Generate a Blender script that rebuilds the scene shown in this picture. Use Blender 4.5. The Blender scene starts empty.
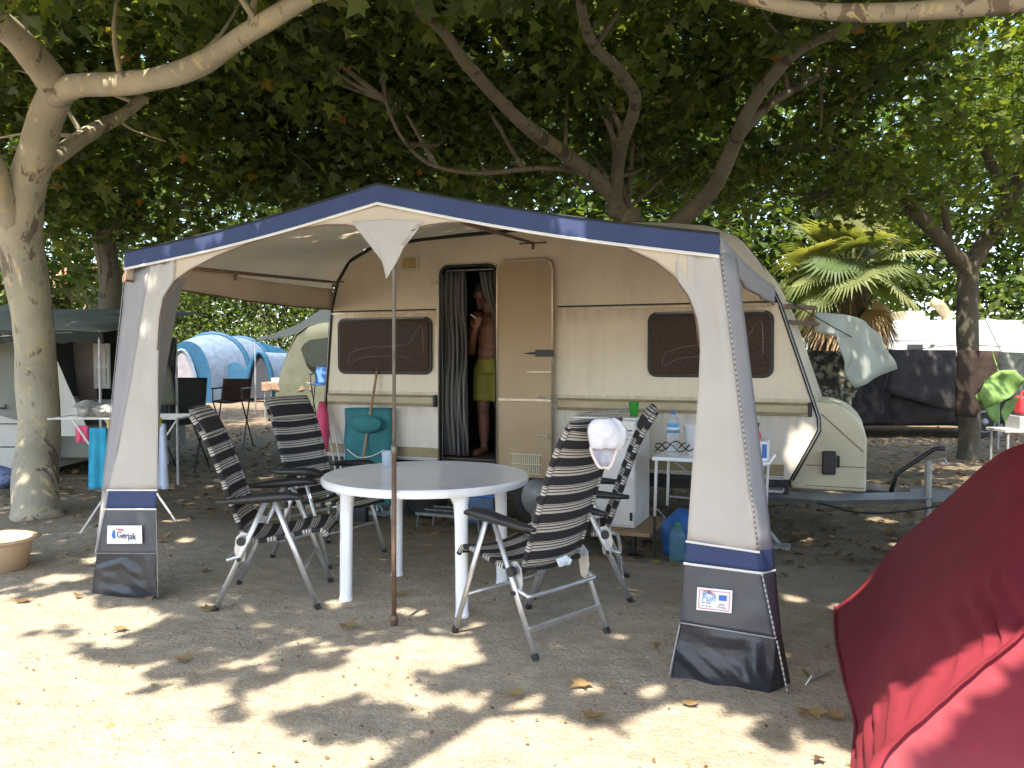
import bpy, bmesh, math, random
import numpy as np
from mathutils import Vector, Matrix, noise as mnoise

random.seed(7)
RNG = np.random.default_rng(11)
SC = bpy.context.scene
COL = SC.collection
PI = math.pi
R = math.radians

# ------------------------------------------------------------------ camera
CAM_H = 1.4
F = 820.0
PITCH = math.atan(29 / 820)
cam_d = bpy.data.cameras.new("camera")
cam = bpy.data.objects.new("camera", cam_d)
COL.objects.link(cam)
cam.location = (0, 0, CAM_H)
cam.rotation_euler = (PI / 2 - PITCH, 0, 0)
cam_d.sensor_width = 36
cam_d.lens = F / 1024 * 36
cam_d.clip_end = 2000
cam_d.clip_start = 0.05
SC.camera = cam
CAM = Vector((0, 0, CAM_H))


def ray(px, py):
    a = (px - 512) / F
    b = (384 - py) / F
    c, s = math.cos(PITCH), math.sin(PITCH)
    return Vector((a, c + b * s, -s + b * c))


def P(px, py, Y):
    r = ray(px, py)
    return CAM + r * (Y / r.y)


TH = R(22)
UU = Vector((math.cos(TH), -math.sin(TH), 0))
NN = Vector((math.sin(TH), math.cos(TH), 0))


def S(s, t, z=0.0):
    return UU * s + NN * t + Vector((0, 0, z))


def ST(p):
    return p.dot(UU), p.dot(NN)


def RT(px, py, t):
    r = ray(px, py)
    return CAM + r * (t / r.dot(NN))


def sA(px, t):
    p = RT(px, 355, t)
    return p.dot(UU)


def sstep(a, b, x):
    k = min(1.0, max(0.0, (x - a) / (b - a)))
    return k * k * (3 - 2 * k)


def gz(x, y):
    return -0.13 * sstep(5.1, 6.7, x * NN.x + y * NN.y)


def G(px, py):
    r = ray(px, py)
    p = CAM + r * (-CAM_H / r.z)
    for _ in range(6):
        p = CAM + r * ((gz(p.x, p.y) - CAM_H) / r.z)
    return p


# ------------------------------------------------------------------ object helpers
def tag(o, label=None, cat=None, group=None, kind=None):
    if label: o['label'] = label
    if cat: o['category'] = cat
    if group: o['group'] = group
    if kind: o['kind'] = kind
    return o


ROOTM = {}


def thing(name, label, cat, loc=(0, 0, 0), rz=0.0, group=None):
    o = bpy.data.objects.new(name, None)
    COL.objects.link(o)
    o.location = loc
    o.rotation_euler = (0, 0, rz)
    o.empty_display_size = 0.1
    ROOTM[o.name] = (Matrix.Translation(Vector(loc)) @ Matrix.Rotation(rz, 4, 'Z')).inverted()
    return tag(o, label, cat, group)


def root_of(o):
    while o.parent is not None:
        o = o.parent
    return o


def copy_tree(o, parent=None):
    c = o.copy()
    COL.objects.link(c)
    if parent is not None:
        c.parent = parent
    for ch in list(o.children):
        copy_tree(ch, c)
    return c


class MB:
    def __init__(self, local=False):
        self.v, self.f, self.uv = [], [], {}
        self.local = local

    def quad(self, *p):
        b = len(self.v)
        self.v += [Vector(q) for q in p]
        self.f.append(tuple(range(b, b + len(p))))
        return self

    def box(self, c, size, rz=0.0, mat=None):
        c = Vector(c)
        m = mat or Matrix.Rotation(rz, 3, 'Z')
        hx, hy, hz = [k / 2 for k in size]
        b = len(self.v)
        for x, y, z in ((-1, -1, -1), (1, -1, -1), (1, 1, -1), (-1, 1, -1), (-1, -1, 1), (1, -1, 1), (1, 1, 1), (-1, 1, 1)):
            self.v.append(c + m @ Vector((x * hx, y * hy, z * hz)))
        for q in ((3, 2, 1, 0), (4, 5, 6, 7), (0, 1, 5, 4), (1, 2, 6, 5), (2, 3, 7, 6), (3, 0, 4, 7)):
            self.f.append(tuple(b + i for i in q))
        return self

    def sbox(self, s0, s1, t0, t1, z0, z1):
        return self.box(S((s0 + s1) / 2, (t0 + t1) / 2, (z0 + z1) / 2), (abs(s1 - s0), abs(t1 - t0), abs(z1 - z0)), -TH)

    def tube(self, pts, rad, n=8, cap=True, flat=1.0, uv=None):
        pts = [Vector(p) for p in pts]; arc = uv or 0.0
        if not hasattr(rad, '__len__'): rad = [rad] * len(pts)
        b = len(self.v)
        up = None
        for i, p in enumerate(pts):
            d = (pts[min(i + 1, len(pts) - 1)] - pts[max(i - 1, 0)])
            d = d.normalized() if d.length > 1e-9 else Vector((0, 0, 1))
            if up is None:
                a = Vector((0, 0, 1)) if abs(d.z) < 0.9 else Vector((1, 0, 0))
                up = d.cross(a).normalized()
            else:
                up = (up - d * up.dot(d)).normalized()
            w = d.cross(up)
            if i and uv is not None: arc += (p - pts[i - 1]).length
            for k in range(n):
                an = 2 * PI * k / n
                if uv is not None: self.uv[len(self.v)] = (k / n, arc)
                self.v.append(p + (up * math.cos(an) * flat + w * math.sin(an)) * rad[i])
        for i in range(len(pts) - 1):
            for k in range(n):
                a0 = b + i * n + k; a1 = b + i * n + (k + 1) % n
                self.f.append((a0, a1, a1 + n, a0 + n))
        if cap:
            self.f.append(tuple(b + k for k in reversed(range(n))))
            e = b + (len(pts) - 1) * n
            self.f.append(tuple(e + k for k in range(n)))
        return self

    def lathe(self, prof, c, n=24, cap=False):
        c = Vector(c); b = len(self.v); m = len(prof)
        for (r, z) in prof:
            for k in range(n):
                an = 2 * PI * k / n
                self.v.append(c + Vector((r * math.cos(an), r * math.sin(an), z)))
        for i in range(m - 1):
            for k in range(n):
                a0 = b + i * n + k; a1 = b + i * n + (k + 1) % n
                self.f.append((a0, a1, a1 + n, a0 + n))
        self.f.append(tuple(b + k for k in reversed(range(n))))
        if cap:
            e = b + (m - 1) * n
            self.f.append(tuple(e + k for k in range(n)))
        return self

    def ell(self, c, r, n=14, m=9, mat=None):
        c = Vector(c); b = len(self.v)
        mat = mat or Matrix.Identity(3)
        for i in range(m + 1):
            ph = PI * i / m
            for k in range(n):
                an = 2 * PI * k / n
                self.v.append(c + mat @ Vector((r[0] * math.sin(ph) * math.cos(an), r[1] * math.sin(ph) * math.sin(an), -r[2] * math.cos(ph))))
        for i in range(m):
            for k in range(n):
                a0 = b + i * n + k; a1 = b + i * n + (k + 1) % n
                if i == 0: self.f.append((a0, a1 + n, a0 + n))
                elif i == m - 1: self.f.append((a0, a1, a0 + n))
                else: self.f.append((a0, a1, a1 + n, a0 + n))
        return self

    def prism(self, poly, off):
        b = len(self.v); n = len(poly); off = Vector(off)
        self.v += [Vector(p) for p in poly] + [Vector(p) + off for p in poly]
        self.f.append(tuple(range(b, b + n)))
        self.f.append(tuple(reversed(range(b + n, b + 2 * n))))
        for i in range(n):
            j = (i + 1) % n
            self.f.append((b + i, b + i + n, b + j + n, b + j))
        return self

    def grid(self, rows, uv=None, close=False):
        b = len(self.v); nj = len(rows[0])
        for i, r in enumerate(rows):
            for j, p in enumerate(r):
                if uv: self.uv[len(self.v)] = uv(i, j)
                self.v.append(Vector(p))
        for i in range(len(rows) - 1):
            for j in range(nj - (0 if close else 1)):
                j2 = (j + 1) % nj
                self.f.append((b + i * nj + j, b + i * nj + j2, b + (i + 1) * nj + j2, b + (i + 1) * nj + j))
        return self

    def rrect(self, c, ax, ay, hw, hh, r, off, n=5):
        """a rounded rectangle with centre c in the plane of ax, ay, extruded by off"""
        pts = []
        for (sx, sy, a0) in ((1, 1, 0), (-1, 1, 90), (-1, -1, 180), (1, -1, 270)):
            for k in range(n + 1):
                a = R(a0 + 90 * k / n)
                pts.append(Vector(c) + ax * (sx * (hw - r) + r * math.cos(a)) + ay * (sy * (hh - r) + r * math.sin(a)))
        return self.prism(pts, off)

    def build(self, name, mat, parent=None, smooth=False, bevel=0.0, solid=0.0, sub=0, seg=2):
        me = bpy.data.meshes.new(name)
        vs = self.v
        if parent is not None and not self.local:
            M = ROOTM[root_of(parent).name]
            vs = [M @ v for v in vs]
        me.from_pydata([tuple(v) for v in vs], [], self.f)
        me.validate()
        if self.uv:
            ul = me.uv_layers.new(name='UVMap')
            for lp in me.loops:
                ul.data[lp.index].uv = self.uv.get(lp.vertex_index, (0, 0))
        bm = bmesh.new(); bm.from_mesh(me)
        bmesh.ops.recalc_face_normals(bm, faces=bm.faces)
        bm.to_mesh(me); bm.free()
        if mat: me.materials.append(mat)
        if smooth:
            me.polygons.foreach_set('use_smooth', [True] * len(me.polygons))
        o = bpy.data.objects.new(name, me)
        COL.objects.link(o)
        if parent is not None: o.parent = parent
        if solid:
            m = o.modifiers.new('solid', 'SOLIDIFY'); m.thickness = solid; m.offset = 0
        if bevel:
            m = o.modifiers.new('bevel', 'BEVEL'); m.width = bevel; m.segments = seg; m.limit_method = 'ANGLE'; m.angle_limit = R(35)
        if sub:
            m = o.modifiers.new('sub', 'SUBSURF'); m.levels = sub; m.render_levels = sub
        return o


def catmull(pts, k=6):
    pts = [Vector(p) for p in pts]
    out = []
    for i in range(len(pts) - 1):
        p0 = pts[max(i - 1, 0)]; p1 = pts[i]; p2 = pts[i + 1]; p3 = pts[min(i + 2, len(pts) - 1)]
        for j in range(k):
            t = j / k
            out.append(0.5 * ((2 * p1) + (p2 - p0) * t + (2 * p0 - 5 * p1 + 4 * p2 - p3) * t * t + (3 * p1 - p0 - 3 * p2 + p3) * t ** 3))
    out.append(pts[-1])
    return out


def lerp_list(vals, n):
    m = len(vals)
    return [float(np.interp(i / (n - 1) * (m - 1), range(m), vals)) for i in range(n)]


def cloth(mb, outline, amp=0.01, freq=6.0, cuts=5, seed=0, fold=None):
    """an outline in space filled with a fine sheet that has small wrinkles"""
    bm = bmesh.new()
    vs = [bm.verts.new(p) for p in outline]
    bm.faces.new(vs)
    bmesh.ops.triangulate(bm, faces=bm.faces[:], ngon_method='EAR_CLIP')
    bmesh.ops.subdivide_edges(bm, edges=bm.edges[:], cuts=cuts, use_grid_fill=True)
    bm.normal_update()
    nrm = Vector((0, 0, 0))
    for f in bm.faces: nrm += f.normal * f.calc_area()
    nrm.normalize()
    b = len(mb.v)
    bm.verts.index_update()
    for v in bm.verts:
        p = v.co
        d = amp * mnoise.noise(p * freq + Vector((seed * 3.1, seed, 0)))
        if fold: d += fold(p)
        mb.v.append(p + nrm * d)
    for f in bm.faces:
        mb.f.append(tuple(b + v.index for v in f.verts))
    bm.free()
    return mb


# ------------------------------------------------------------------ materials
def nmat(name):
    m = bpy.data.materials.new(name)
    m.use_nodes = True
    nt = m.node_tree
    bs = nt.nodes['Principled BSDF']
    return m, nt, bs, nt.nodes['Material Output']


def mixc(nt, fac, a, b, bt='MIX'):
    n = nt.nodes.new('ShaderNodeMix'); n.data_type = 'RGBA'; n.blend_type = bt
    for sock, val in ((n.inputs[0], fac), (n.inputs[6], a), (n.inputs[7], b)):
        if isinstance(val, bpy.types.NodeSocket): nt.links.new(val, sock)
        elif isinstance(val, (int, float)): sock.default_value = val
        else: sock.default_value = (*val, 1) if len(val) == 3 else val
    return n.outputs[2]


def ntex(nt, scale, detail=4, rough=0.55, coord='Object', stretch=None, dist=0):
    tc = nt.nodes.new('ShaderNodeTexCoord')
    o = tc.outputs[coord]
    if stretch:
        mp = nt.nodes.new('ShaderNodeMapping'); mp.inputs['Scale'].default_value = stretch
        nt.links.new(o, mp.inputs[0]); o = mp.outputs[0]
    n = nt.nodes.new('ShaderNodeTexNoise')
    n.inputs['Scale'].default_value = scale; n.inputs['Detail'].default_value = detail
    n.inputs['Roughness'].default_value = rough; n.inputs['Distortion'].default_value = dist
    nt.links.new(o, n.inputs['Vector'])
    return n.outputs[0]


def ramp(nt, fac, stops, const=False):
    n = nt.nodes.new('ShaderNodeValToRGB')
    n.color_ramp.interpolation = 'CONSTANT' if const else 'LINEAR'
    el = n.color_ramp.elements
    while len(el) < len(stops): el.new(0.5)
    for e, (p, c) in zip(el, stops):
        e.position = p
        e.color = (c, c, c, 1) if isinstance(c, (int, float)) else (*c, 1)
    nt.links.new(fac, n.inputs[0])
    return n.outputs[0]


def bumpn(nt, bs, h, strength=0.3, dist=0.02):
    b = nt.nodes.new('ShaderNodeBump')
    b.inputs['Strength'].default_value = strength; b.inputs['Distance'].default_value = dist
    nt.links.new(h, b.inputs['Height']); nt.links.new(b.outputs[0], bs.inputs['Normal'])


def mat(name, col, rough=0.6, var=0.12, scale=6, bump=0.0, bscale=60, metal=0.0, spec=0.5, transl=0.0, dirt=None, dscale=3, damt=0.6, bdist=0.01):
    m, nt, bs, out = nmat(name)
    lo = tuple(max(0, c * (1 - var)) for c in col); hi = tuple(min(1, c * (1 + var)) for c in col)
    c = ramp(nt, ntex(nt, scale), [(0.3, lo), (0.7, hi)])
    if dirt:
        k = ramp(nt, ntex(nt, dscale, 6, 0.65), [(0.45, 0.0), (0.75, damt)])
        c = mixc(nt, k, c, dirt)
    nt.links.new(c, bs.inputs['Base Color'])
    bs.inputs['Roughness'].default_value = rough
    bs.inputs['Metallic'].default_value = metal
    bs.inputs['Specular IOR Level'].default_value = spec
    if bump: bumpn(nt, bs, ntex(nt, bscale, 5), bump, bdist)
    if transl:
        tr = nt.nodes.new('ShaderNodeBsdfTranslucent'); nt.links.new(c, tr.inputs[0])
        mx = nt.nodes.new('ShaderNodeMixShader'); mx.inputs[0].default_value = transl
        nt.links.new(bs.outputs[0], mx.inputs[1]); nt.links.new(tr.outputs[0], mx.inputs[2])
        nt.links.new(mx.outputs[0], out.inputs[0])
    return m


M = {}
M['cream'] = mat('caravan_cream', (0.68, 0.59, 0.455), 0.35, 0.05, 2, dirt=(0.42, 0.34, 0.22), dscale=1.6, damt=0.35, bump=0.10, bscale=2.2, bdist=0.05)
M['cream_low'] = mat('caravan_white', (0.66, 0.61, 0.52), 0.35, 0.05, 2, dirt=(0.45, 0.39, 0.30), dscale=2.2, damt=0.4, bump=0.10, bscale=2.2, bdist=0.05)
M['bronze'] = mat('bronze_strip', (0.26, 0.21, 0.12), 0.4, 0.2, 10, metal=0.3)
M['waist'] = mat('bronze_moulding', (0.42, 0.34, 0.21), 0.45, 0.12, 6)
M['alu'] = mat('aluminium', (0.60, 0.60, 0.60), 0.38, 0.12, 14, metal=0.75, bump=0.05, bscale=90)
M['alu_dull'] = mat('dull_aluminium', (0.42, 0.42, 0.42), 0.5, 0.2, 10, metal=0.5)
M['gold_alu'] = mat('warm_aluminium', (0.62, 0.54, 0.42), 0.4, 0.15, 20, metal=0.7)
M['rubber'] = mat('black_rubber', (0.015, 0.014, 0.013), 0.55, 0.3, 20)
M['blackp'] = mat('black_plastic', (0.022, 0.022, 0.024), 0.42, 0.3, 20)
M['tyre'] = mat('tyre', (0.03, 0.028, 0.026), 0.85, 0.3, 10, bump=0.3, bscale=60)
M['rim'] = mat('rim_grey', (0.30, 0.30, 0.29), 0.5, 0.15, 10, metal=0.3)
M['doorin'] = mat('door_inner', (0.40, 0.29, 0.165), 0.38, 0.10, 3, dirt=(0.33, 0.25, 0.16), dscale=1.5, damt=0.5)
M['beige_plastic'] = mat('beige_plastic', (0.60, 0.54, 0.38), 0.5, 0.06)
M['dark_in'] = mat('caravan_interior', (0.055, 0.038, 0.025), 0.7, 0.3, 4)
M['canvas'] = mat('awning_canvas', (0.54, 0.51, 0.47), 0.85, 0.05, 3, bump=0.35, bscale=5, transl=0.22, dirt=(0.42, 0.38, 0.33), dscale=1.8, damt=0.3, bdist=0.02)
M['canvas_warm'] = mat('awning_valance_canvas', (0.64, 0.55, 0.43), 0.85, 0.05, 3, bump=0.15, bscale=9, transl=0.25, dirt=(0.46, 0.38, 0.29), dscale=1.8, damt=0.3, bdist=0.02)
M['canvas_grey'] = mat('awning_grey_canvas', (0.35, 0.34, 0.345), 0.85, 0.07, 4, bump=0.15, bscale=9, transl=0.15, bdist=0.02)
M['roof_cloth'] = mat('awning_roof_cloth', (0.74, 0.63, 0.49), 0.8, 0.06, 3, bump=0.12, bscale=6, transl=0.4, dirt=(0.38, 0.34, 0.28), dscale=1.5, damt=0.35, bdist=0.02)
M['pennant'] = mat('pennant_cloth', (0.66, 0.66, 0.65), 0.8, 0.05, 5, transl=0.3, bump=0.1, bscale=12)
M['navy'] = mat('navy_cloth', (0.028, 0.046, 0.125), 0.75, 0.12, 6, bump=0.2, bscale=40, transl=0.04)
M['pvc'] = mat('grey_vinyl', (0.062, 0.067, 0.082), 0.40, 0.10, 5, bump=0.25, bscale=10, dirt=(0.11, 0.11, 0.115), dscale=4, damt=0.4, bdist=0.02)
M['pvc_dark'] = mat('dark_vinyl', (0.020, 0.023, 0.032), 0.40, 0.2, 6, bump=0.4, bscale=7, dirt=(0.075, 0.07, 0.065), dscale=5, damt=0.35, bdist=0.03)
M['piping'] = mat('white_piping', (0.70, 0.68, 0.64), 0.6, 0.06)
M['white_plastic'] = mat('white_plastic', (0.86, 0.88, 0.91), 0.25, 0.025, 5, dirt=(0.55, 0.53, 0.49), dscale=6, damt=0.25)
M['white_enamel'] = mat('white_enamel', (0.70, 0.69, 0.66), 0.3, 0.04, 4, dirt=(0.38, 0.30, 0.2), dscale=7, damt=0.28)
M['wood'] = mat('rough_board', (0.30, 0.20, 0.11), 0.8, 0.3, 8, bump=0.3, bscale=30)
M['stick'] = mat('wooden_handle', (0.36, 0.24, 0.13), 0.6, 0.2, 8)
M['rust'] = mat('rusty_steel', (0.16, 0.10, 0.065), 0.6, 0.35, 14, metal=0.3)
M['zinc'] = mat('zinc_steel', (0.40, 0.40, 0.38), 0.45, 0.2, 12, metal=0.6)
M['teal'] = mat('teal_cloth', (0.03, 0.17, 0.18), 0.8, 0.2, 6, bump=0.3, bscale=14, bdist=0.02)
M['pink'] = mat('pink_cloth', (0.62, 0.07, 0.16), 0.7, 0.15, 6, bump=0.2, bscale=12)
M['green_cup'] = mat('green_plastic', (0.05, 0.42, 0.05), 0.35, 0.06, transl=0.2)
M['blue_bag'] = mat('blue_plastic', (0.03, 0.13, 0.38), 0.4, 0.35, 12, bump=0.5, bscale=16, bdist=0.03, transl=0.15)
M['blue'] = mat('blue_print', (0.04, 0.15, 0.45), 0.5, 0.1)
M['lightblue'] = mat('light_blue_print', (0.10, 0.38, 0.70), 0.5, 0.1)
M['red'] = mat('red_print', (0.55, 0.04, 0.05), 0.5, 0.1)
M['ink'] = mat('dark_print', (0.05, 0.06, 0.12), 0.6, 0.1)
M['paper'] = mat('label_white', (0.78, 0.78, 0.80), 0.5, 0.03)
M['towel_blue'] = mat('blue_towel', (0.03, 0.30, 0.46), 0.95, 0.15, 9, bump=0.4, bscale=80)
M['towel_pale'] = mat('pale_blue_towel', (0.45, 0.52, 0.66), 0.95, 0.1, 9, bump=0.4, bscale=80)
M['towel_grey'] = mat('charcoal_towel', (0.032, 0.030, 0.033), 0.95, 0.35, 9, bump=0.5, bscale=70)
M['towel_brown'] = mat('dark_brown_towel', (0.035, 0.022, 0.016), 0.95, 0.3, 9, bump=0.5, bscale=70)
M['sheet'] = mat('pale_sheet', (0.52, 0.56, 0.50), 0.8, 0.06, 4, bump=0.2, bscale=10, transl=0.3, bdist=0.02)
M['film'] = mat('plastic_bag', (0.55, 0.54, 0.50), 0.35, 0.3, 14, bump=0.8, bscale=20, bdist=0.03, transl=0.3)
M['skin'] = mat('skin', (0.20, 0.095, 0.058), 0.55, 0.1, 12)
M['hair'] = mat('short_hair', (0.05, 0.035, 0.025), 0.8, 0.3, 40)
M['shorts'] = mat('yellow_green_cloth', (0.235, 0.215, 0.035), 0.8, 0.12, 12, bump=0.4, bscale=14, bdist=0.02)
M['basin'] = mat('orange_basin', (0.70, 0.50, 0.32), 0.45, 0.08, 8, transl=0.15)
M['tent_red'] = mat('red_tent_cloth', (0.32, 0.038, 0.057), 0.6, 0.10, 5, bump=0.25, bscale=8, transl=0.3, bdist=0.02)
M['tent_blue'] = mat('blue_tent_cloth', (0.012, 0.085, 0.17), 0.6, 0.15, 6, transl=0.2)
M['tent_pale'] = mat('pale_tent_cloth', (0.17, 0.23, 0.31), 0.7, 0.22, 5, transl=0.2)
M['tent_dark'] = mat('dark_tent_opening', (0.03, 0.035, 0.045), 0.9, 0.2, 6)
M['olive'] = mat('olive_canvas', (0.12, 0.13, 0.095), 0.85, 0.12, 4, transl=0.15, bump=0.2, bscale=8)
M['olive_dark'] = mat('dark_green_tarp', (0.012, 0.018, 0.014), 0.8, 0.2, 4, bump=0.3, bscale=5, bdist=0.04)
M['grey_canvas'] = mat('grey_green_canvas', (0.20, 0.21, 0.18), 0.9, 0.12, 3, bump=0.2, bscale=7)
M['canvas_black'] = mat('black_canvas', (0.02, 0.022, 0.02), 0.9, 0.2, 5)
M['pinkish'] = mat('dusty_pink_curtain', (0.20, 0.16, 0.14), 0.9, 0.15, 5)
M['offwhite'] = mat('offwhite_panel', (0.48, 0.48, 0.44), 0.5, 0.07, 3)
M['white_van'] = mat('white_vehicle_paint', (0.50, 0.50, 0.49), 0.35, 0.03, 3)
M['car_black'] = mat('black_car_paint', (0.010, 0.010, 0.012), 0.5, 0.2, 3, spec=0.15)
M['glass_dark'] = mat('tinted_glass', (0.02, 0.025, 0.028), 0.12, 0.2, 3)
M['grey_pane'] = mat('grey_pane', (0.30, 0.31, 0.32), 0.2, 0.15, 6)
M['green_bag'] = mat('green_bag_cloth', (0.20, 0.33, 0.09), 0.75, 0.15, 6, bump=0.3, bscale=10, transl=0.15, bdist=0.02)
M['brown_cloth'] = mat('brown_chair_cloth', (0.06, 0.025, 0.016), 0.85, 0.2, 8)
M['table_cloth'] = mat('flowery_tablecloth', (0.26, 0.17, 0.11), 0.8, 0.4, 22)
M['pink_wall'] = mat('pink_plaster', (0.50, 0.33, 0.25), 0.85, 0.08, 3)
M['terracotta'] = mat('terracotta', (0.30, 0.13, 0.07), 0.85, 0.2, 6)
M['steel_grey'] = mat('galvanised_drawbar', (0.30, 0.32, 0.33), 0.5, 0.2, 8, metal=0.4, dirt=(0.2, 0.15, 0.1), dscale=5)
M['locker'] = mat('locker_cream', (0.68, 0.61, 0.43), 0.45, 0.05, 3, dirt=(0.40, 0.33, 0.2), dscale=2, damt=0.4)
M['cap_white'] = mat('white_cotton', (0.68, 0.68, 0.73), 0.9, 0.06, 12, bump=0.6, bscale=14, bdist=0.02)
M['cap_pink'] = mat('pale_pink_cotton', (0.72, 0.61, 0.58), 0.85, 0.04, 9)
M['bark_dark'] = mat('dark_bark', (0.085, 0.065, 0.048), 0.9, 0.4, 7, bump=0.6, bscale=14, bdist=0.03)
M['grate'] = mat('step_grate', (0.20, 0.20, 0.19), 0.5, 0.2, 10, metal=0.4)

# weathered caravan panels: faint rain streaks, stains under the trim lines, soft dents
for key, zs in (('cream', (1.78, 1.05)), ('cream_low', (.93,))):
    m = M[key]; nt = m.node_tree; bs = nt.nodes['Principled BSDF']
    col_ = bs.inputs['Base Color'].links[0].from_socket
    st_ = ramp(nt, ntex(nt, 5, 5, 0.6, stretch=(3.2, 3.2, 0.16)), [(0.5, 0.0), (0.85, 0.22)])
    col_ = mixc(nt, st_, col_, (0.36, 0.27, 0.16))
    tc_ = nt.nodes.new('ShaderNodeTexCoord'); sp_ = nt.nodes.new('ShaderNodeSeparateXYZ'); nt.links.new(tc_.outputs['Object'], sp_.inputs[0])
    for z_ in zs:
        mr_ = nt.nodes.new('ShaderNodeMapRange'); mr_.inputs[1].default_value = z_ + .13 - .14; mr_.inputs[2].default_value = z_ + .13; mr_.inputs[3].default_value = 0; mr_.inputs[4].default_value = 1; nt.links.new(sp_.outputs['Z'], mr_.inputs[0])
        lt_ = nt.nodes.new('ShaderNodeMath'); lt_.operation = 'LESS_THAN'; lt_.inputs[1].default_value = z_ + .14; nt.links.new(sp_.outputs['Z'], lt_.inputs[0])
        mu_ = nt.nodes.new('ShaderNodeMath'); mu_.operation = 'MULTIPLY'; nt.links.new(mr_.outputs[0], mu_.inputs[0]); nt.links.new(lt_.outputs[0], mu_.inputs[1])
        m2_ = nt.nodes.new('ShaderNodeMath'); m2_.operation = 'MULTIPLY'; nt.links.new(mu_.outputs[0], m2_.inputs[0]); nt.links.new(ramp(nt, ntex(nt, 4, 5, 0.7, stretch=(2.5, 2.5, 0.4)), [(0.35, 0.0), (0.7, 0.8)]), m2_.inputs[1])
        col_ = mixc(nt, m2_.outputs[0], col_, (0.33, 0.24, 0.13))
    nt.links.new(col_, bs.inputs['Base Color'])

# window acrylic: dark brown
m, nt, bs, out = nmat('brown_acrylic')
c = ramp(nt, ntex(nt, 55, 2, 0.5, stretch=(1, 1, 1)), [(0.35, (0.032, 0.019, 0.014)), (0.7, (0.066, 0.040, 0.029))])
nt.links.new(c, bs.inputs['Base Color']); bs.inputs['Roughness'].default_value = 0.16
bs.inputs['Specular IOR Level'].default_value = 0.07
bumpn(nt, bs, ntex(nt, 3.0, 2), 0.12, 0.05)
M['acrylic'] = m
M['acrylic_ridge'] = mat('acrylic_ridge', (0.15, 0.12, 0.10), 0.2, 0.2)

# clear bottle
m, nt, bs, out = nmat('clear_plastic')
bs.inputs['Base Color'].default_value = (0.85, 0.92, 0.95, 1); bs.inputs['Roughness'].default_value = 0.12
bs.inputs['Transmission Weight'].default_value = 0.8; bs.inputs['IOR'].default_value = 1.2
M['clear'] = m
m, nt, bs, out = nmat('green_clear_plastic')
bs.inputs['Base Color'].default_value = (0.45, 0.72, 0.72, 1); bs.inputs['Roughness'].default_value = 0.15
bs.inputs['Transmission Weight'].default_value = 0.85; bs.inputs['IOR'].default_value = 1.2
M['clear_green'] = m


# striped chair fabric, stripes across the strip, along UV v (metres)
def striped(name, period, stops, dark=1.0, rough=0.85, axis='Y', transl=0.06):
    m, nt, bs, out = nmat(name)
    uv = nt.nodes.new('ShaderNodeUVMap')
    sp = nt.nodes.new('ShaderNodeSeparateXYZ'); nt.links.new(uv.outputs[0], sp.inputs[0])
    d = nt.nodes.new('ShaderNodeMath'); d.operation = 'DIVIDE'; d.inputs[1].default_value = period
    nt.links.new(sp.outputs[axis], d.inputs[0])
    fr = nt.nodes.new('ShaderNodeMath'); fr.operation = 'FRACT'; nt.links.new(d.outputs[0], fr.inputs[0])
    c = ramp(nt, fr.outputs[0], stops, const=True)
    c = mixc(nt, 0.35, c, ramp(nt, ntex(nt, 140, 2), [(0.3, 0.35), (0.7, 1.0)]), 'MULTIPLY')
    nt.links.new(c, bs.inputs['Base Color']); bs.inputs['Roughness'].default_value = rough
    bumpn(nt, bs, ntex(nt, 160, 2), 0.2, 0.004)
    return m


BK = (0.018, 0.018, 0.022); BG = (0.50, 0.46, 0.40); WH = (0.56, 0.54, 0.50)
M['stripe'] = striped('striped_chair_mesh', 0.098, [(0.0, BK), (0.44, BG), (0.56, BK), (0.62, WH), (0.71, BK), (0.77, BG), (0.86, BK), (0.90, BG), (0.94, BK)])
M['cord'] = striped('twisted_cord', 0.022, [(0.0, (.5, .48, .45)), (0.5, (.16, .16, .16))], rough=.8)
M['curtain'] = striped('striped_curtain', 0.085, [(0.0, (0.17, 0.16, 0.14)), (0.30, (0.035, 0.035, 0.038)), (0.55, (0.22, 0.205, 0.18)), (0.72, (0.055, 0.06, 0.068))], rough=0.95, axis='X')

# camouflage net
m, nt, bs, out = nmat('camouflage_net')
c = ramp(nt, ntex(nt, 14, 3, 0.6), [(0.40, (0.03, 0.03, 0.022)), (0.50, (0.12, 0.12, 0.085)), (0.58, (0.24, 0.23, 0.17)), (0.66, (0.05, 0.05, 0.035))], const=True)
nt.links.new(c, bs.inputs['Base Color']); bs.inputs['Roughness'].default_value = 0.95
M['camo'] = m

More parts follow.
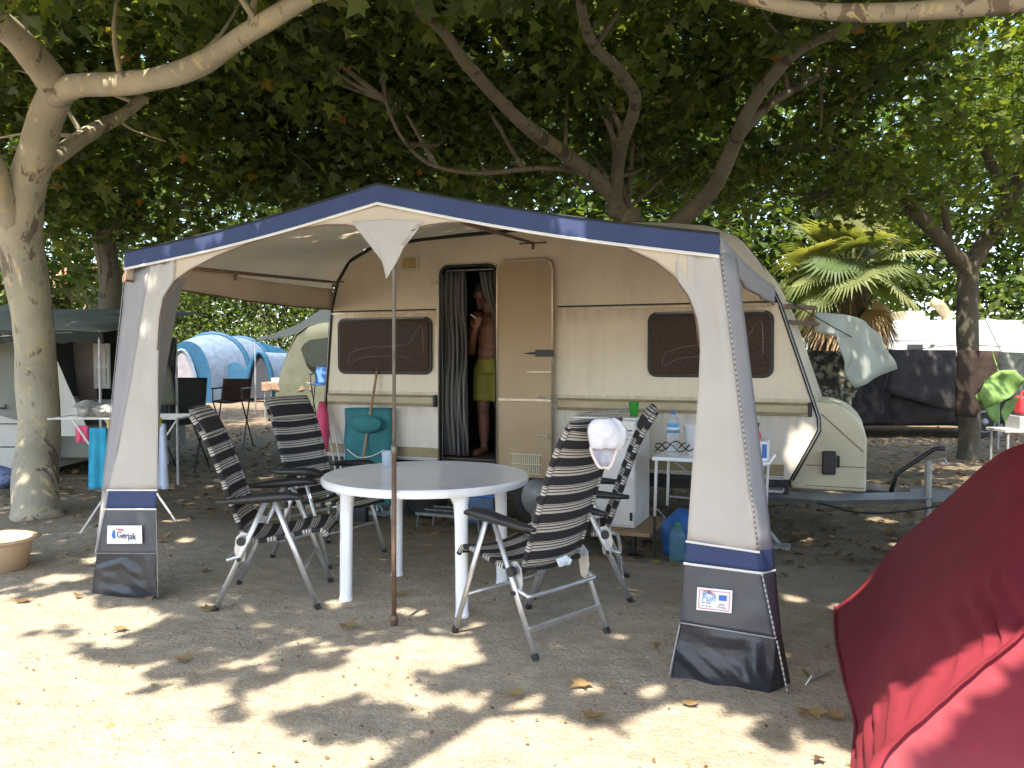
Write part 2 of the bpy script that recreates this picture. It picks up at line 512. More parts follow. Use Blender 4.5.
# plane tree bark: flaking patches of cream, grey and olive
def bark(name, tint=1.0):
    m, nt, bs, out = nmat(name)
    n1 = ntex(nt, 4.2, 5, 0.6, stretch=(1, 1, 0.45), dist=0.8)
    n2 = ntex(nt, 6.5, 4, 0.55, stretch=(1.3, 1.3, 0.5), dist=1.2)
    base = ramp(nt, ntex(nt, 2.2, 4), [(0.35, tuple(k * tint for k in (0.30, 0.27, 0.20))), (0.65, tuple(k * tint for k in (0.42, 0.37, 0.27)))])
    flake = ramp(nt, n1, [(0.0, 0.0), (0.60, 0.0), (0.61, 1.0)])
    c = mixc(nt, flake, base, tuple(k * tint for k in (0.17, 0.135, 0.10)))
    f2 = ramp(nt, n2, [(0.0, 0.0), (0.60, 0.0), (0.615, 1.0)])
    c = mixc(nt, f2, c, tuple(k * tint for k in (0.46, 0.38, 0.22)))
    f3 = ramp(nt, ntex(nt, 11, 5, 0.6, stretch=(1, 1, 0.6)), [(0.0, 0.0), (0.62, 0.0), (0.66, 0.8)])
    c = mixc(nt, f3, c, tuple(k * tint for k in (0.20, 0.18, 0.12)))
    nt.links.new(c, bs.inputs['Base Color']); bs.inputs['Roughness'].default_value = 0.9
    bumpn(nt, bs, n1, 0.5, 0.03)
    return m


M['bark'] = bark('plane_bark')
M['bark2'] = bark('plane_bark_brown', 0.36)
M['bark3'] = bark('dark_brown_bark', 0.24)  # plane bark pattern in a darker brown


def leafmat(name, stops, transl=0.45, rough=0.5):
    m, nt, bs, out = nmat(name)
    at = nt.nodes.new('ShaderNodeAttribute'); at.attribute_name = 'tint'
    c = ramp(nt, at.outputs['Fac'], stops)
    nt.links.new(c, bs.inputs['Base Color']); bs.inputs['Roughness'].default_value = rough
    bs.inputs['Specular IOR Level'].default_value = 0.35
    tr = nt.nodes.new('ShaderNodeBsdfTranslucent')
    c2 = mixc(nt, 1.0, c, (1.9, 1.8, 0.5), 'MULTIPLY')
    nt.links.new(c2, tr.inputs[0])
    mx = nt.nodes.new('ShaderNodeMixShader'); mx.inputs[0].default_value = transl
    nt.links.new(bs.outputs[0], mx.inputs[1]); nt.links.new(tr.outputs[0], mx.inputs[2])
    nt.links.new(mx.outputs[0], out.inputs[0])
    return m


M['leaf'] = leafmat('plane_leaf', [(0.0, (0.036, 0.058, 0.016)), (0.5, (0.072, 0.110, 0.028)), (0.985, (0.15, 0.19, 0.045)), (0.996, (0.20, 0.15, 0.03)), (1.0, (0.30, 0.14, 0.03))])
M['leaf_far'] = leafmat('far_leaf', [(0.0, (0.035, 0.065, 0.018)), (0.5, (0.065, 0.105, 0.028)), (1.0, (0.12, 0.16, 0.04))])
M['leaf_dry'] = leafmat('dry_leaf', [(0.0, (0.10, 0.065, 0.03)), (0.5, (0.20, 0.13, 0.06)), (1.0, (0.32, 0.22, 0.10))], 0.1, 0.8)
M['palm_green'] = leafmat('palm_green', [(0.0, (0.06, 0.10, 0.035)), (0.5, (0.15, 0.175, 0.065)), (1.0, (0.30, 0.30, 0.13))], 0.3)
M['palm_dry'] = leafmat('palm_dry', [(0.0, (0.17, 0.11, 0.06)), (1.0, (0.36, 0.26, 0.15))], 0.15, 0.8)

# ground
m, nt, bs, out = nmat('sandy_ground')
sand = ramp(nt, ntex(nt, 1.3, 6, 0.6), [(0.3, (0.455, 0.385, 0.285)), (0.7, (0.55, 0.475, 0.365))])
grain = ramp(nt, ntex(nt, 75, 6, 0.75), [(0.3, 0.45), (0.7, 1.2)])
sand = mixc(nt, 0.75, sand, grain, 'MULTIPLY')
sand = mixc(nt, 0.8, sand, ramp(nt, ntex(nt, 7, 6, 0.7), [(0.35, 0.74), (0.62, 1.06)]), 'MULTIPLY')
peb = ramp(nt, ntex(nt, 26, 3, 0.6), [(0.0, 0.0), (0.66, 0.0), (0.70, 0.55)])
sand = mixc(nt, peb, sand, (0.20, 0.155, 0.10))
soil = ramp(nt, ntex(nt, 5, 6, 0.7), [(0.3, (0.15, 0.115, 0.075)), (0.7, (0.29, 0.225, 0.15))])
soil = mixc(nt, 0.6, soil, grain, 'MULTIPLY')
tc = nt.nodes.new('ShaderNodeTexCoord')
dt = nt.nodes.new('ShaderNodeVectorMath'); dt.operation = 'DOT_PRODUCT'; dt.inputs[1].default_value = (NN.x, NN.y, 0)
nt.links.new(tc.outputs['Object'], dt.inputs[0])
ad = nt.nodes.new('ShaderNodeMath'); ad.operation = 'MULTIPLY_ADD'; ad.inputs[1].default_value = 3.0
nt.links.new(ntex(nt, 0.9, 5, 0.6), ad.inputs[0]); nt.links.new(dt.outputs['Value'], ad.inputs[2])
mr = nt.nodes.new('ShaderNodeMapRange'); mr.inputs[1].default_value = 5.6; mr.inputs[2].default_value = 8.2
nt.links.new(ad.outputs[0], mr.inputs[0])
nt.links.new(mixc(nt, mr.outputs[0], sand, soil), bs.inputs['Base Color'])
bs.inputs['Roughness'].default_value = 0.95; bs.inputs['Specular IOR Level'].default_value = 0.15
hh = nt.nodes.new('ShaderNodeMath'); hh.operation = 'MULTIPLY_ADD'; hh.inputs[1].default_value = 0.4
nt.links.new(ntex(nt, 60, 6, 0.7), hh.inputs[0]); nt.links.new(ntex(nt, 9, 5, 0.6), hh.inputs[2])
bumpn(nt, bs, hh.outputs[0], 0.9, 0.035)
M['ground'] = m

# ------------------------------------------------------------------ world, sun
EL, AZ = R(58), R(20)
SUN = Vector((-math.sin(AZ) * math.cos(EL), -math.cos(AZ) * math.cos(EL), math.sin(EL)))
w = bpy.data.worlds.new("World"); SC.world = w; w.use_nodes = True
nt = w.node_tree
sky = nt.nodes.new('ShaderNodeTexSky'); sky.sky_type = 'NISHITA'; sky.sun_disc = False
sky.sun_elevation = EL; sky.sun_rotation = math.atan2(SUN.x, SUN.y); sky.dust_density = 2.0; sky.altitude = 10
nt.links.new(sky.outputs[0], nt.nodes['Background'].inputs[0]); nt.nodes['Background'].inputs[1].default_value = 0.15
sd = bpy.data.lights.new('sun', 'SUN'); sd.energy = 3.0; sd.angle = R(0.53); sd.color = (1.0, 0.91, 0.77)
so = bpy.data.objects.new('sun', sd); COL.objects.link(so)
so.rotation_euler = SUN.to_track_quat('Z', 'Y').to_euler(); so.location = (-4, -8, 14)

SC.view_settings.view_transform = 'Standard'; SC.view_settings.look = 'None'
SC.view_settings.exposure = 2.15; SC.view_settings.gamma = 1
SC.cycles.max_bounces = 10; SC.cycles.diffuse_bounces = 6; SC.cycles.glossy_bounces = 3
SC.cycles.transmission_bounces = 6; SC.cycles.sample_clamp_indirect = 8

# ------------------------------------------------------------------ ground
xs = np.concatenate([[-220, -90, -45, -25], np.arange(-14, 14.01, 0.09), [25, 45, 90, 220]])
ys = np.concatenate([[-160, -60, -20, -8], np.arange(-2, 7.9, 0.07), np.arange(8, 20.01, 0.16), [26, 36, 60, 120, 300]])
g = MB()
rows = []
for y in ys:
    r = []
    for x in xs:
        z = gz(x, y)
        if abs(x) < 14 and -2 < y < 20:
            z += 0.012 * mnoise.noise(Vector((x * 1.1, y * 1.1, 0))) + 0.007 * mnoise.noise(Vector((x * 3.6, y * 3.6, 3))) + 0.006 * mnoise.noise(Vector((x * 8, y * 8, 5)))
        r.append((x, y, z))
    rows.append(r)
g.grid(rows)
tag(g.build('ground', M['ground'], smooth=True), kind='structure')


# ------------------------------------------------------------------ where the sun reaches the ground through the crowns
def poly_px(pts):
    return np.array([[G(*p).x, G(*p).y] for p in pts])


LIT = [poly_px(p) for p in (
    [(-160, 640), (40, 646), (75, 662), (150, 686), (240, 694), (330, 674), (395, 656), (440, 664), (410, 688), (470, 706), (530, 694), (590, 724), (680, 704), (760, 726), (830, 748), (872, 790), (900, 1100), (-400, 1100)],
    [(-80, 596), (60, 594), (84, 606), (70, 628), (-80, 640)],
    [(84, 612), (150, 606), (168, 622), (120, 640), (72, 634)],
    [(385, 652), (420, 636), (470, 640), (480, 652), (440, 660)],
)]
SHADE = [poly_px(p) for p in (
    [(226, 708), (270, 700), (300, 706), (330, 694), (370, 688), (420, 700), (470, 716), (455, 742), (400, 752), (330, 752), (280, 744)],
)]
HOLES = []  # (x, y, r) on the plane z = 0 along the sun


def hole(p, r):
    p = Vector(p)
    q = p - SUN * (p.z / SUN.z)
    HOLES.append((q.x, q.y, r))


for (px, py, r) in ((408, 611, .06), (336, 604, .05), (505, 540, .05), (630, 590, .07), (665, 575, .07), (795, 600, .06), (850, 608, .09), (640, 640, .05),
                    (190, 540, .06), (95, 560, .07), (60, 578, .1), (20, 560, .13), (8, 548, .1), (205, 605, .05), (170, 520, .07), (240, 500, .05), (175, 437, .08), (560, 640, .04), (690, 655, .05),
                    (130, 575, .06), (300, 640, .05), (250, 660, .06), (350, 650, .05), (590, 690, .06), (650, 690, .06), (470, 660, .05), (880, 520, .09), (900, 545, .07)):
    hole(G(px, py), r)
HOLES_LATE = HOLES


LIT_FAR = [np.array(q, float) for q in ([(-13, 24), (-5, 24), (-5, 30), (-13, 30)], [(2.5, 16.2), (12, 16.2), (12, 25), (2.5, 25)])]


def in_poly(x, y, poly):
    inside = np.zeros(x.shape, bool)
    n = len(poly)
    for i in range(n):
        x0, y0 = poly[i]; x1, y1 = poly[(i + 1) % n]
        c = ((y0 > y) != (y1 > y))
        with np.errstate(divide='ignore', invalid='ignore'):
            xi = (x1 - x0) * (y - y0) / (y1 - y0) + x0
        inside ^= c & (x < xi)
    return inside


def lit_mask(p):
    """p: (n,3) points in the crowns -> True where the sun ray through them lands on a sunny patch"""
    k = p[:, 2] / SUN.z
    x = p[:, 0] - SUN.x * k; y = p[:, 1] - SUN.y * k
    jx = 0.08 * np.sin(x * 9 + 2 * np.sin(y * 7)) + 0.05 * np.sin(x * 23 + y * 19)
    jy = 0.08 * np.sin(y * 8 + 2 * np.sin(x * 6)) + 0.05 * np.sin(y * 21 - x * 17)
    xx = x + jx; yy = y + jy
    spray = np.sin(x * 5.3 + 1.9 * np.sin(y * 4.1) + .7) * np.sin(y * 6.1 + 1.7 * np.sin(x * 3.7)) + .35 * np.sin(x * 13 + y * 9) > .80
    r = np.zeros(len(p), bool)
    for q in LIT: r |= in_poly(xx, yy, q)
    r &= ~spray
    for q in LIT_FAR: r |= in_poly(xx, yy, q)
    for q in SHADE: r &= ~in_poly(xx, yy, q)
    for (hx, hy, hr) in HOLES: r |= ((x - hx) ** 2 + (y - hy) ** 2) < hr * hr
    return r


# ------------------------------------------------------------------ leaves
PALM = np.array([(0, 0), (.20, .0), (.48, .10), (.34, .28), (.56, .58), (.24, .52), (0, 1.0), (-.24, .52), (-.56, .58), (-.34, .28), (-.48, .10), (-.20, .0)], float)
KITE = np.array([(0, 0), (.36, .45), (0, 1.0), (-.36, .45)], float)


def leaf_mesh(name, cen, size, mt, parent=None, shape='palm', flat=0.55, rng=RNG, cull=True, droop=0.15, tint=None, world=True, side=None):
    n = len(cen)
    nr = np.array([0, 0, 1.0]) + flat * rng.normal(size=(n, 3))
    if side is not None: nr = side + flat * rng.normal(size=(n, 3))
    nr /= np.linalg.norm(nr, axis=1)[:, None]
    a = rng.normal(size=(n, 3))
    b = a - (a * nr).sum(1)[:, None] * nr
    b /= np.linalg.norm(b, axis=1)[:, None]
    b[:, 2] -= droop; b /= np.linalg.norm(b, axis=1)[:, None]
    nr -= (nr * b).sum(1)[:, None] * b; nr /= np.linalg.norm(nr, axis=1)[:, None]
    a = np.cross(b, nr)
    sz = size * rng.uniform(0.5, 1.3, n)
    if cull:
        keep = np.ones(n, bool)
        for (du, dv) in ((0, .5), (0, 1), (.5, .5), (-.5, .5), (0, 0)):
            q = cen + sz[:, None] * (du * a + dv * b)
            keep &= ~lit_mask(q)
        cen, a, b, nr, sz = cen[keep], a[keep], b[keep], nr[keep], sz[keep]
        n = len(cen)
    sh = PALM if shape == 'palm' else KITE
    if shape == 'palm':
        sh = np.vstack([[(0, .33)], sh])
    m = len(sh)
    u = sh[:, 0]; v = sh[:, 1]
    z = 0.22 * np.abs(u) - 0.18 * v * v
    V = cen[:, None, :] + sz[:, None, None] * (u[None, :, None] * a[:, None, :] + v[None, :, None] * b[:, None, :] + z[None, :, None] * nr[:, None, :])
    V = V.reshape(-1, 3)
    if shape == 'palm':
        k = m - 1
        tri = np.array([(0, 1 + i, 1 + (i + 1) % k) for i in range(k)])
        per = 3
    else:
        tri = np.array([(0, 1, 2, 3)]); per = 4
    Fc = (tri[None] + (np.arange(n) * m)[:, None, None]).reshape(-1)
    me = bpy.data.meshes.new(name)
    if parent is not None and world:
        Mx = np.array(ROOTM[root_of(parent).name])
        V = V @ Mx[:3, :3].T + Mx[:3, 3]
    me.vertices.add(len(V)); me.vertices.foreach_set('co', V.astype(np.float32).ravel())
    npoly = len(Fc) // per
    me.loops.add(len(Fc)); me.loops.foreach_set('vertex_index', Fc.astype(np.int32))
    me.polygons.add(npoly); me.polygons.foreach_set('loop_start', (np.arange(npoly) * per).astype(np.int32))
    me.polygons.foreach_set('loop_total', np.full(npoly, per, np.int32))
    me.update(calc_edges=True)
    at = me.attributes.new('tint', 'FLOAT', 'POINT')
    tv = rng.uniform(0, 1, n) if tint is None else np.clip(tint + 0.25 * rng.normal(size=n), 0, np.where(rng.uniform(size=n) < .006, 1, .955))
    at.data.foreach_set('value', np.repeat(tv, m).astype(np.float32))
    me.materials.append(mt)
    o = bpy.data.objects.new(name, me); COL.objects.link(o)
    if parent is not None: o.parent = parent
    return o


def slab_points(c, r, ncl, per, spread, rng, pw=2.6, zmin=None):
    out = []
    cl = []
    while len(cl) < ncl:
        q = rng.uniform(-1, 1, 3)
        if (abs(q[0]) ** pw + abs(q[1]) ** pw + abs(q[2]) ** pw) <= 1:
            cl.append(np.array(c) + q * np.array(r))
    cl = np.array(cl)
    pts = (cl[:, None, :] + rng.normal(size=(ncl, per, 3)) * np.array([spread, spread, spread * 0.6])).reshape(-1, 3)
    if zmin is not None: pts = pts[pts[:, 2] > (zmin(pts) if callable(zmin) else zmin)]
    return cl, pts


def tree(name, label, limbs, slabs, bk, lf, size, shape='palm', group=None, seed=1, cat='tree', cull=True, per=26, spread=0.30, twigs=90, tint=None, zmin=None, flat=0.55):
    """limbs: lists of (point, radius); slabs: (centre, radii, number of clusters)"""
    rng = np.random.default_rng(seed)
    base = Vector(limbs[0][0][0])
    t = thing(name, label, cat, (base.x, base.y, gz(base.x, base.y)), 0, group)
    mb = MB()
    samp = []
    for li, L in enumerate(limbs):
        pts = catmull([p for p, r in L], 7)
        rad = lerp_list([r for p, r in L], len(pts))
        for i, p in enumerate(pts):
            rad[i] *= 1 + 0.10 * mnoise.noise(p * 3.1)
            pts[i] = p + Vector((mnoise.noise(p * 1.7), mnoise.noise(p * 1.7 + Vector((9, 0, 0))), 0)) * rad[i] * 0.25
        if li == 0:
            rad[0] *= 1.25; rad[1] *= 1.12
        mb.tube(pts, rad, 14 if li < 3 else 9)
        if li > 0: samp += pts[2:]
        else: samp += pts[-4:]
    allp = []
    for (c, r, ncl) in slabs:
        cl, pts = slab_points(c, r, ncl, per, spread, rng, zmin=zmin)
        allp.append(pts)
        for k in range(int(twigs * ncl / max(1, sum(q[2] for q in slabs)))):
            e = Vector(cl[k])
            s = min(samp, key=lambda p: (p - e).length)
            d = (s - e).length
            if d < 3.2 and d > 0.2:
                mid = (s + e) / 2 + Vector(rng.normal(size=3)) * 0.12 * d
                pp = catmull([s, mid, e], 4)
                ok = lit_mask(np.array([tuple(p) for p in pp])) if cull else np.zeros(1)
                if not ok.any() and min(p.z for p in pp) > 2.4:
                    mb.tube(pp, lerp_list([0.022 + 0.004 * d, 0.013, 0.005], len(pp)), 5)
    mb.build('trunk', bk, t, smooth=True)
    leaf_mesh('crown', np.vstack(allp), size, lf, t, shape, rng=rng, cull=cull, tint=tint, flat=flat)
    return t


def underside(p):
    """the crowns start higher over the open pitch and hang lower towards the back"""
    y = p[:, 1]
    return np.where(y < 6.2, np.maximum(3.05, 1.38 + .42 * y), 4.0 - .85 * np.clip((y - 9.0) / .8, 0, 1)) + .10 * np.sin(p[:, 0] * 2.1 + y)


def L(*a):
    """a limb from (px, py, distance, radius) measurements"""
    return [(P(x, y, Y), r) for (x, y, Y, r) in a]

# sun spots that fall on standing things
AT = 3.52   # distance plane of the awning's front
CT = 6.70   # distance plane of the caravan's door side
for (px, py, t, r) in ((142, 412, AT, .015), (150, 335, AT, .02), (131, 375, AT, .015), (146, 462, AT, .012), (120, 545, AT, .03),
                       (766, 490, AT + .1, .03), (762, 520, AT + .1, .04), (768, 545, AT + .08, .05), (772, 570, AT + .08, .04), (750, 420, AT + .1, .03), (745, 395, AT + .1, .025),
                       (800, 450, CT, .09), (806, 440, CT, .06),
                       (205, 232, AT, .06), (228, 226, AT, .05), (255, 217, AT, .06), (160, 248, AT, .05), (700, 232, AT, .03),
                       (735, 290, AT, .02), (480, 640, 3.9, .05)):
    hole(RT(px, py, t), r)
hr_ = random.Random(4)
for (s, t, z, r) in [(q[0] + hr_.gauss(0, .13), q[1] + hr_.gauss(0, .13), 2.15, hr_.uniform(.015, .05)) for q in ((-3.3, 4.3), (-3.1, 4.7), (-2.75, 4.4), (-2.5, 4.8), (-2.9, 5.1), (-2.3, 4.3)) for _ in range(7)]:
    hole(S(s, t, z), r)
for k in range(9):
    hole(P(886 + 18 * k, 772 - 16.5 * k, 2.24 + .033 * k), .05)
for k in range(8):
    hole(P(872 + 17 * k, 742 - 17 * k, 2.34 + .033 * k), .022 + .016 * (k % 3))
for (px, py, Y, r) in ((985, 545, 3.3, .04), (960, 565, 3.2, .03), (880, 745, 2.4, .06), (915, 705, 2.45, .05), (870, 700, 2.7, .05), (900, 685, 2.6, .04), (945, 668, 2.55, .04)):
    hole(P(px, py, Y), r)

# ------------------------------------------------------------------ trees
gb = G(36, 517)
tree('plane_tree', 'pale flaking plane tree trunk left of the awning, forking low', [
    [(gb + Vector((0, 0, -.1)), .195)] + L((38, 420, 7.7, .18), (28, 300, 7.6, .172), (20, 225, 7.45, .18), (36, 150, 7.2, .15), (57, 88, 6.9, .13)),
    L((55, 95, 6.9, .12), (78, 86, 6.7, .095), (140, 82, 6.3, .085), (195, 66, 5.9, .08), (250, 32, 5.5, .065), (330, -18, 5.0, .05)),
    L((57, 92, 6.9, .13), (38, 62, 6.6, .12), (10, 32, 6.2, .10), (-60, -20, 5.6, .07)),
    L((16, 232, 7.45, .13), (2, 195, 7.2, .11), (-30, 120, 6.8, .09), (-90, 30, 6.2, .06)),
    L((44, 165, 7.3, .08), (90, 133, 8.0, .075), (130, 110, 8.6, .06), (180, 60, 9.2, .04)),
], [((-4.0, 6.6, 5.0), (5.4, 4.4, 1.6), 560), ((-7.5, 8.0, 4.4), (3.5, 4.5, 1.5), 260), ((-1.5, 4.8, 4.6), (2.6, 2.4, 1.0), 140)], M['bark'], M['leaf'], .14, seed=3, zmin=underside, per=54, spread=.25, twigs=50)

gb = G(112, 470)
gb = P(112, 470, 12.0); gb.z = -.15
tree('plane_tree', 'dark shaded plane tree trunk between the pale trunk and the awning post', [
    [(gb, .19)] + L((112, 390, 12, .17), (110, 290, 12, .16), (104, 235, 12, .16)),
    L((106, 240, 12, .11), (125, 200, 11.7, .10), (145, 150, 11.4, .085), (165, 110, 11.0, .06), (210, 60, 10.5, .04)),
    L((104, 240, 12, .11), (88, 190, 12.2, .09), (70, 130, 12.4, .07), (20, 70, 12.5, .04)),
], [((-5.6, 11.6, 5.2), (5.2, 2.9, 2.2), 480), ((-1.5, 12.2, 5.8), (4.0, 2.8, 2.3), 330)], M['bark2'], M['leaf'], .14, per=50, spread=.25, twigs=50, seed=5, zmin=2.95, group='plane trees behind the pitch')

gb = P(630, 470, 9.9); gb.z = -.15
tree('plane_tree', 'plane tree with sinuous limbs rising directly behind the caravan roof', [
    [(gb, .24)] + L((630, 350, 9.9, 0.158), (630, 260, 9.8, 0.144), (628, 208, 9.7, 0.137)),
    L((622, 215, 9.7, .095), (605, 188, 9.4, .085), (570, 158, 8.8, .078), (525, 125, 8.0, .066), (500, 100, 7.6, .06), (465, 62, 7.0, .052), (440, 28, 6.6, .045), (400, -10, 6.0, .04)),
    L((615, 215, 9.7, .085), (618, 160, 9.1, .072), (635, 105, 8.0, .06), (622, 75, 7.3, .054), (592, 42, 6.7, .045), (580, 0, 6.0, .035)),
    L((640, 250, 9.8, .12), (675, 224, 9.6, .10), (712, 188, 9.1, .09), (735, 140, 8.5, .075), (760, 92, 7.8, .062), (800, 50, 7.2, .045), (870, 20, 6.8, .03)),
    L((738, 135, 8.5, .058), (775, 100, 8.6, .05), (820, 75, 8.8, .042), (870, 45, 9.0, .03)),
    L((590, 172, 9.2, .032), (540, 168, 9.0, .028), (480, 173, 8.8, .025), (430, 164, 8.6, .022), (400, 135, 8.4, .018), (385, 100, 8.2, .014)),
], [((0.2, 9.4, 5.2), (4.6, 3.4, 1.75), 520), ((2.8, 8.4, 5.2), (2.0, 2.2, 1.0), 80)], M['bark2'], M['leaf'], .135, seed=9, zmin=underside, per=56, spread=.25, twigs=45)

gb = G(968, 459)
tree('plane_tree', 'slim brown plane tree standing behind the hanging dark towels', [
    [(gb + Vector((0, 0, -.1)), .155)] + L((969, 400, 11.9, .15), (968, 320, 11.9, .145), (966, 262, 11.9, .145)),
    L((966, 268, 11.9, .11), (940, 238, 11.6, .10), (912, 208, 11.3, .09), (895, 180, 11.0, .08), (850, 152, 10.6, .06), (775, 148, 10.2, .04)),
    L((968, 268, 11.9, .12), (990, 232, 11.8, .11), (1010, 200, 11.7, .10), (1022, 160, 11.5, .085), (1040, 90, 11.3, .06)),
    L((1008, 205, 11.7, .07), (985, 150, 11.3, .065), (955, 110, 11.0, .055), (925, 70, 10.6, .045), (880, 40, 10.2, .03)),
    L((950, 248, 11.7, .06), (945, 215, 11.5, .05), (938, 190, 11.3, .04)),
    L((905, 196, 11.2, .05), (860, 190, 10.9, .04), (800, 200, 10.5, .03)),
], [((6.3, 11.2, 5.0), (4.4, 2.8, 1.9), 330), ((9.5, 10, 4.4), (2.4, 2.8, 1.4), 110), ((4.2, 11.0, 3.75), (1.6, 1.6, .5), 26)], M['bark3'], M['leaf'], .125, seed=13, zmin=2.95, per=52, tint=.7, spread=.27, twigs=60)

gb = Vector((5.2, 3.2, -.05))
tree('plane_tree', 'plane tree just right of the view whose pale branch crosses above the red tent', [
    [(gb, .2), (Vector((5.2, 3.25, 1.5)), .17), (Vector((5.1, 3.4, 2.6)), .15), (Vector((4.7, 3.7, 3.1)), .12)],
    [(Vector((4.8, 3.65, 3.0)), .10)] + L((1080, -10, 4.0, .06), (1020, 0, 4.05, .052), (950, 8, 4.1, .049), (880, 13, 4.2, .047), (815, 11, 4.3, .042), (765, 3, 4.4, .036), (700, -14, 4.6, .03)),
    [(Vector((5.1, 3.4, 2.6)), .11), (Vector((5.6, 2.6, 3.5)), .09), (Vector((6, 1.5, 4.5)), .06)],
], [((3.4, 3.4, 4.9), (4.6, 3.0, 1.5), 500), ((7.5, 4, 4.6), (2.2, 2.6, 1.2), 80), ((1.0, 1.5, 4.9), (2.4, 2.2, 1.0), 150)], M['bark'], M['leaf'], .14, seed=17, zmin=underside, per=53, spread=.25, twigs=40)

gb = Vector((-3.6, -2.2, 0))  # unseen tree, added only for the shade its crown casts
tree('plane_tree', 'unseen plane tree behind the viewer, added to shade the sandy pitch', [
    [(gb, .22), (Vector((-3.6, -2.1, 1.6)), .19), (Vector((-3.4, -2.0, 3.0)), .16)],
    [(Vector((-3.4, -2.0, 3.0)), .12), (Vector((-2.5, -1.2, 4.0)), .09), (Vector((-1.2, .2, 5)), .05)],
    [(Vector((-3.4, -2.0, 3.0)), .12), (Vector((-4.4, -1.0, 4.0)), .09), (Vector((-5.2, .6, 5)), .05)],
], [((-2.4, 0.4, 5.2), (5.0, 3.8, 1.3), 520), ((3.2, -.6, 5.2), (3.8, 3.0, 1.2), 420), ((.9, 0.0, 4.7), (1.4, 1.0, .5), 200), ((-1.2, 2.9, 4.15), (.8, .7, .35), 60)], M['bark'], M['leaf'], .16, seed=19, zmin=3.4, per=42)  # the two small clumps are placed to shade the tent front and tabletop

far = [  # x, y, trunk radius, crown centre height, radii, clusters, label
    (-11.5, 17, .2, 5.0, (4.0, 3, 2.4), 260, 'bushy tree seen at the left edge above the grey trailer tent'),
    (-8.2, 35, .4, 8.0, (7.4, 4, 5.4), 620, 'broad leafy tree behind the blue dome tent'),
    (1.8, 21, .2, 6.2, (4.4, 3, 3.2), 380, 'dense tree glimpsed over the middle of the awning'),
    (6.8, 22, .22, 5.4, (4.2, 3, 3.4), 380, 'sunlit tree between the caravan roof and the palm'),
    (13.5, 21, .22, 5.6, (4.4, 3, 3.3), 380, 'tree behind the palm and the white motorhome'),
    (19.5, 23, .25, 5.6, (4.4, 3, 3.6), 300, 'tree at the right edge behind the white tent'),
    (-17.5, 42, .35, 9.5, (6.5, 4, 5), 380, 'far tree above the pink house'),
]
for i, (x, y, r, zc, rr, ncl, lab) in enumerate(far):
    b = Vector((x, y, -.13))
    tree('broadleaf_tree', lab, [
        [(b, r * 1.2), (b + Vector((.1, 0, 1.5)), r), (b + Vector((0, .1, zc - 1.5)), r * .8)],
        [(b + Vector((0, .1, zc - 1.6)), r * .6), (b + Vector((-1.2, -.4, zc)), r * .4), (b + Vector((-2.2, -.6, zc + 1.2)), r * .2)],
        [(b + Vector((0, .1, zc - 1.6)), r * .6), (b + Vector((1.0, -.6, zc + .2)), r * .4), (b + Vector((2.0, -.4, zc + 1.5)), r * .2)],
    ], [((x, y, zc), rr, ncl)], M['bark_dark'], M['leaf_far'], .24, 'kite', 'trees beyond the pitch', 40 + i, cull=False, per=44, spread=.5, twigs=20, tint=.55)

bushes = [(-18.5, 31, 2.4, 2.2, 'clipped bush between the pink house and the blue tent'), (4.2, 19.5, 2.2, 2.4, 'tall sunny bush rising over the right end of the caravan'), (8.2, 21, 2.6, 2.2, 'leafy bush growing behind the fan palm'),
          (12.8, 19.5, 2.0, 1.7, 'leafy bush behind the white motorhome'), (18, 18, 2.3, 2.2, 'leafy bush at the right edge behind the white tent'), (-14, 15.5, 2, 1.9, 'leafy bush at the far left behind the trailer tent'), (1.0, 18.5, 2.4, 2.0, 'leafy bush hidden mostly by the caravan'), (-15.0, 33, 3.2, 2.4, 'wide bush behind the blue and white tent'), (-5.2, 32, 3.0, 2.4, 'wide bush right of the tree trunk behind the blue tent'), (-12.2, 34, 3.2, 2.6, 'dark bush behind the left end of the blue tent'), (-8.8, 33, 3.2, 2.5, 'dark bush behind the middle of the blue tent')]
for i, (x, y, rx, rz, lab) in enumerate(bushes):
    rng = np.random.default_rng(70 + i)
    t = thing('bush', lab, 'bush', (x, y, -.13), 0, 'bushes at the back')
    mb = MB()
    for k in range(7):
        a = rng.uniform(0, 2 * PI)
        mb.tube([Vector((x + .1 * math.cos(a), y + .1 * math.sin(a), -.15)), Vector((x + .5 * math.cos(a), y + .4 * math.sin(a), rz * .7)), Vector((x + .9 * rx * .7 * math.cos(a), y + .6 * math.sin(a), rz * 1.4))], [.04, .03, .01], 6)
    mb.build('stem', M['bark_dark'], t, smooth=True)
    cl, pts = slab_points((x, y, rz), (rx, 1.2, rz), int(150 * max(1, rx / 2.2)), 34, .28 * max(1, rx / 2.4), rng, pw=2.2, zmin=0)
    leaf_mesh('foliage', pts, .17, M['leaf_far'], t, 'kite', rng=rng, cull=False, tint=.65, flat=.9)

# palm
pc = P(850, 268, 17.0)
t = thing('fan_palm', 'fan palm with sunlit fronds and a skirt of dry brown leaves', 'palm', (pc.x, pc.y, -.13))
mb = MB(); prof = []
for k in range(15):
    z = -.2 + k / 14 * (pc.z + .2); prof.append((.27 + .03 * (k % 2) + .10 * max(0, (z - 1.2) / 2), z))
mb.lathe(prof, (pc.x, pc.y, 0), 14, True)
mb.build('trunk', M['bark_dark'], t)
rng = np.random.default_rng(5)


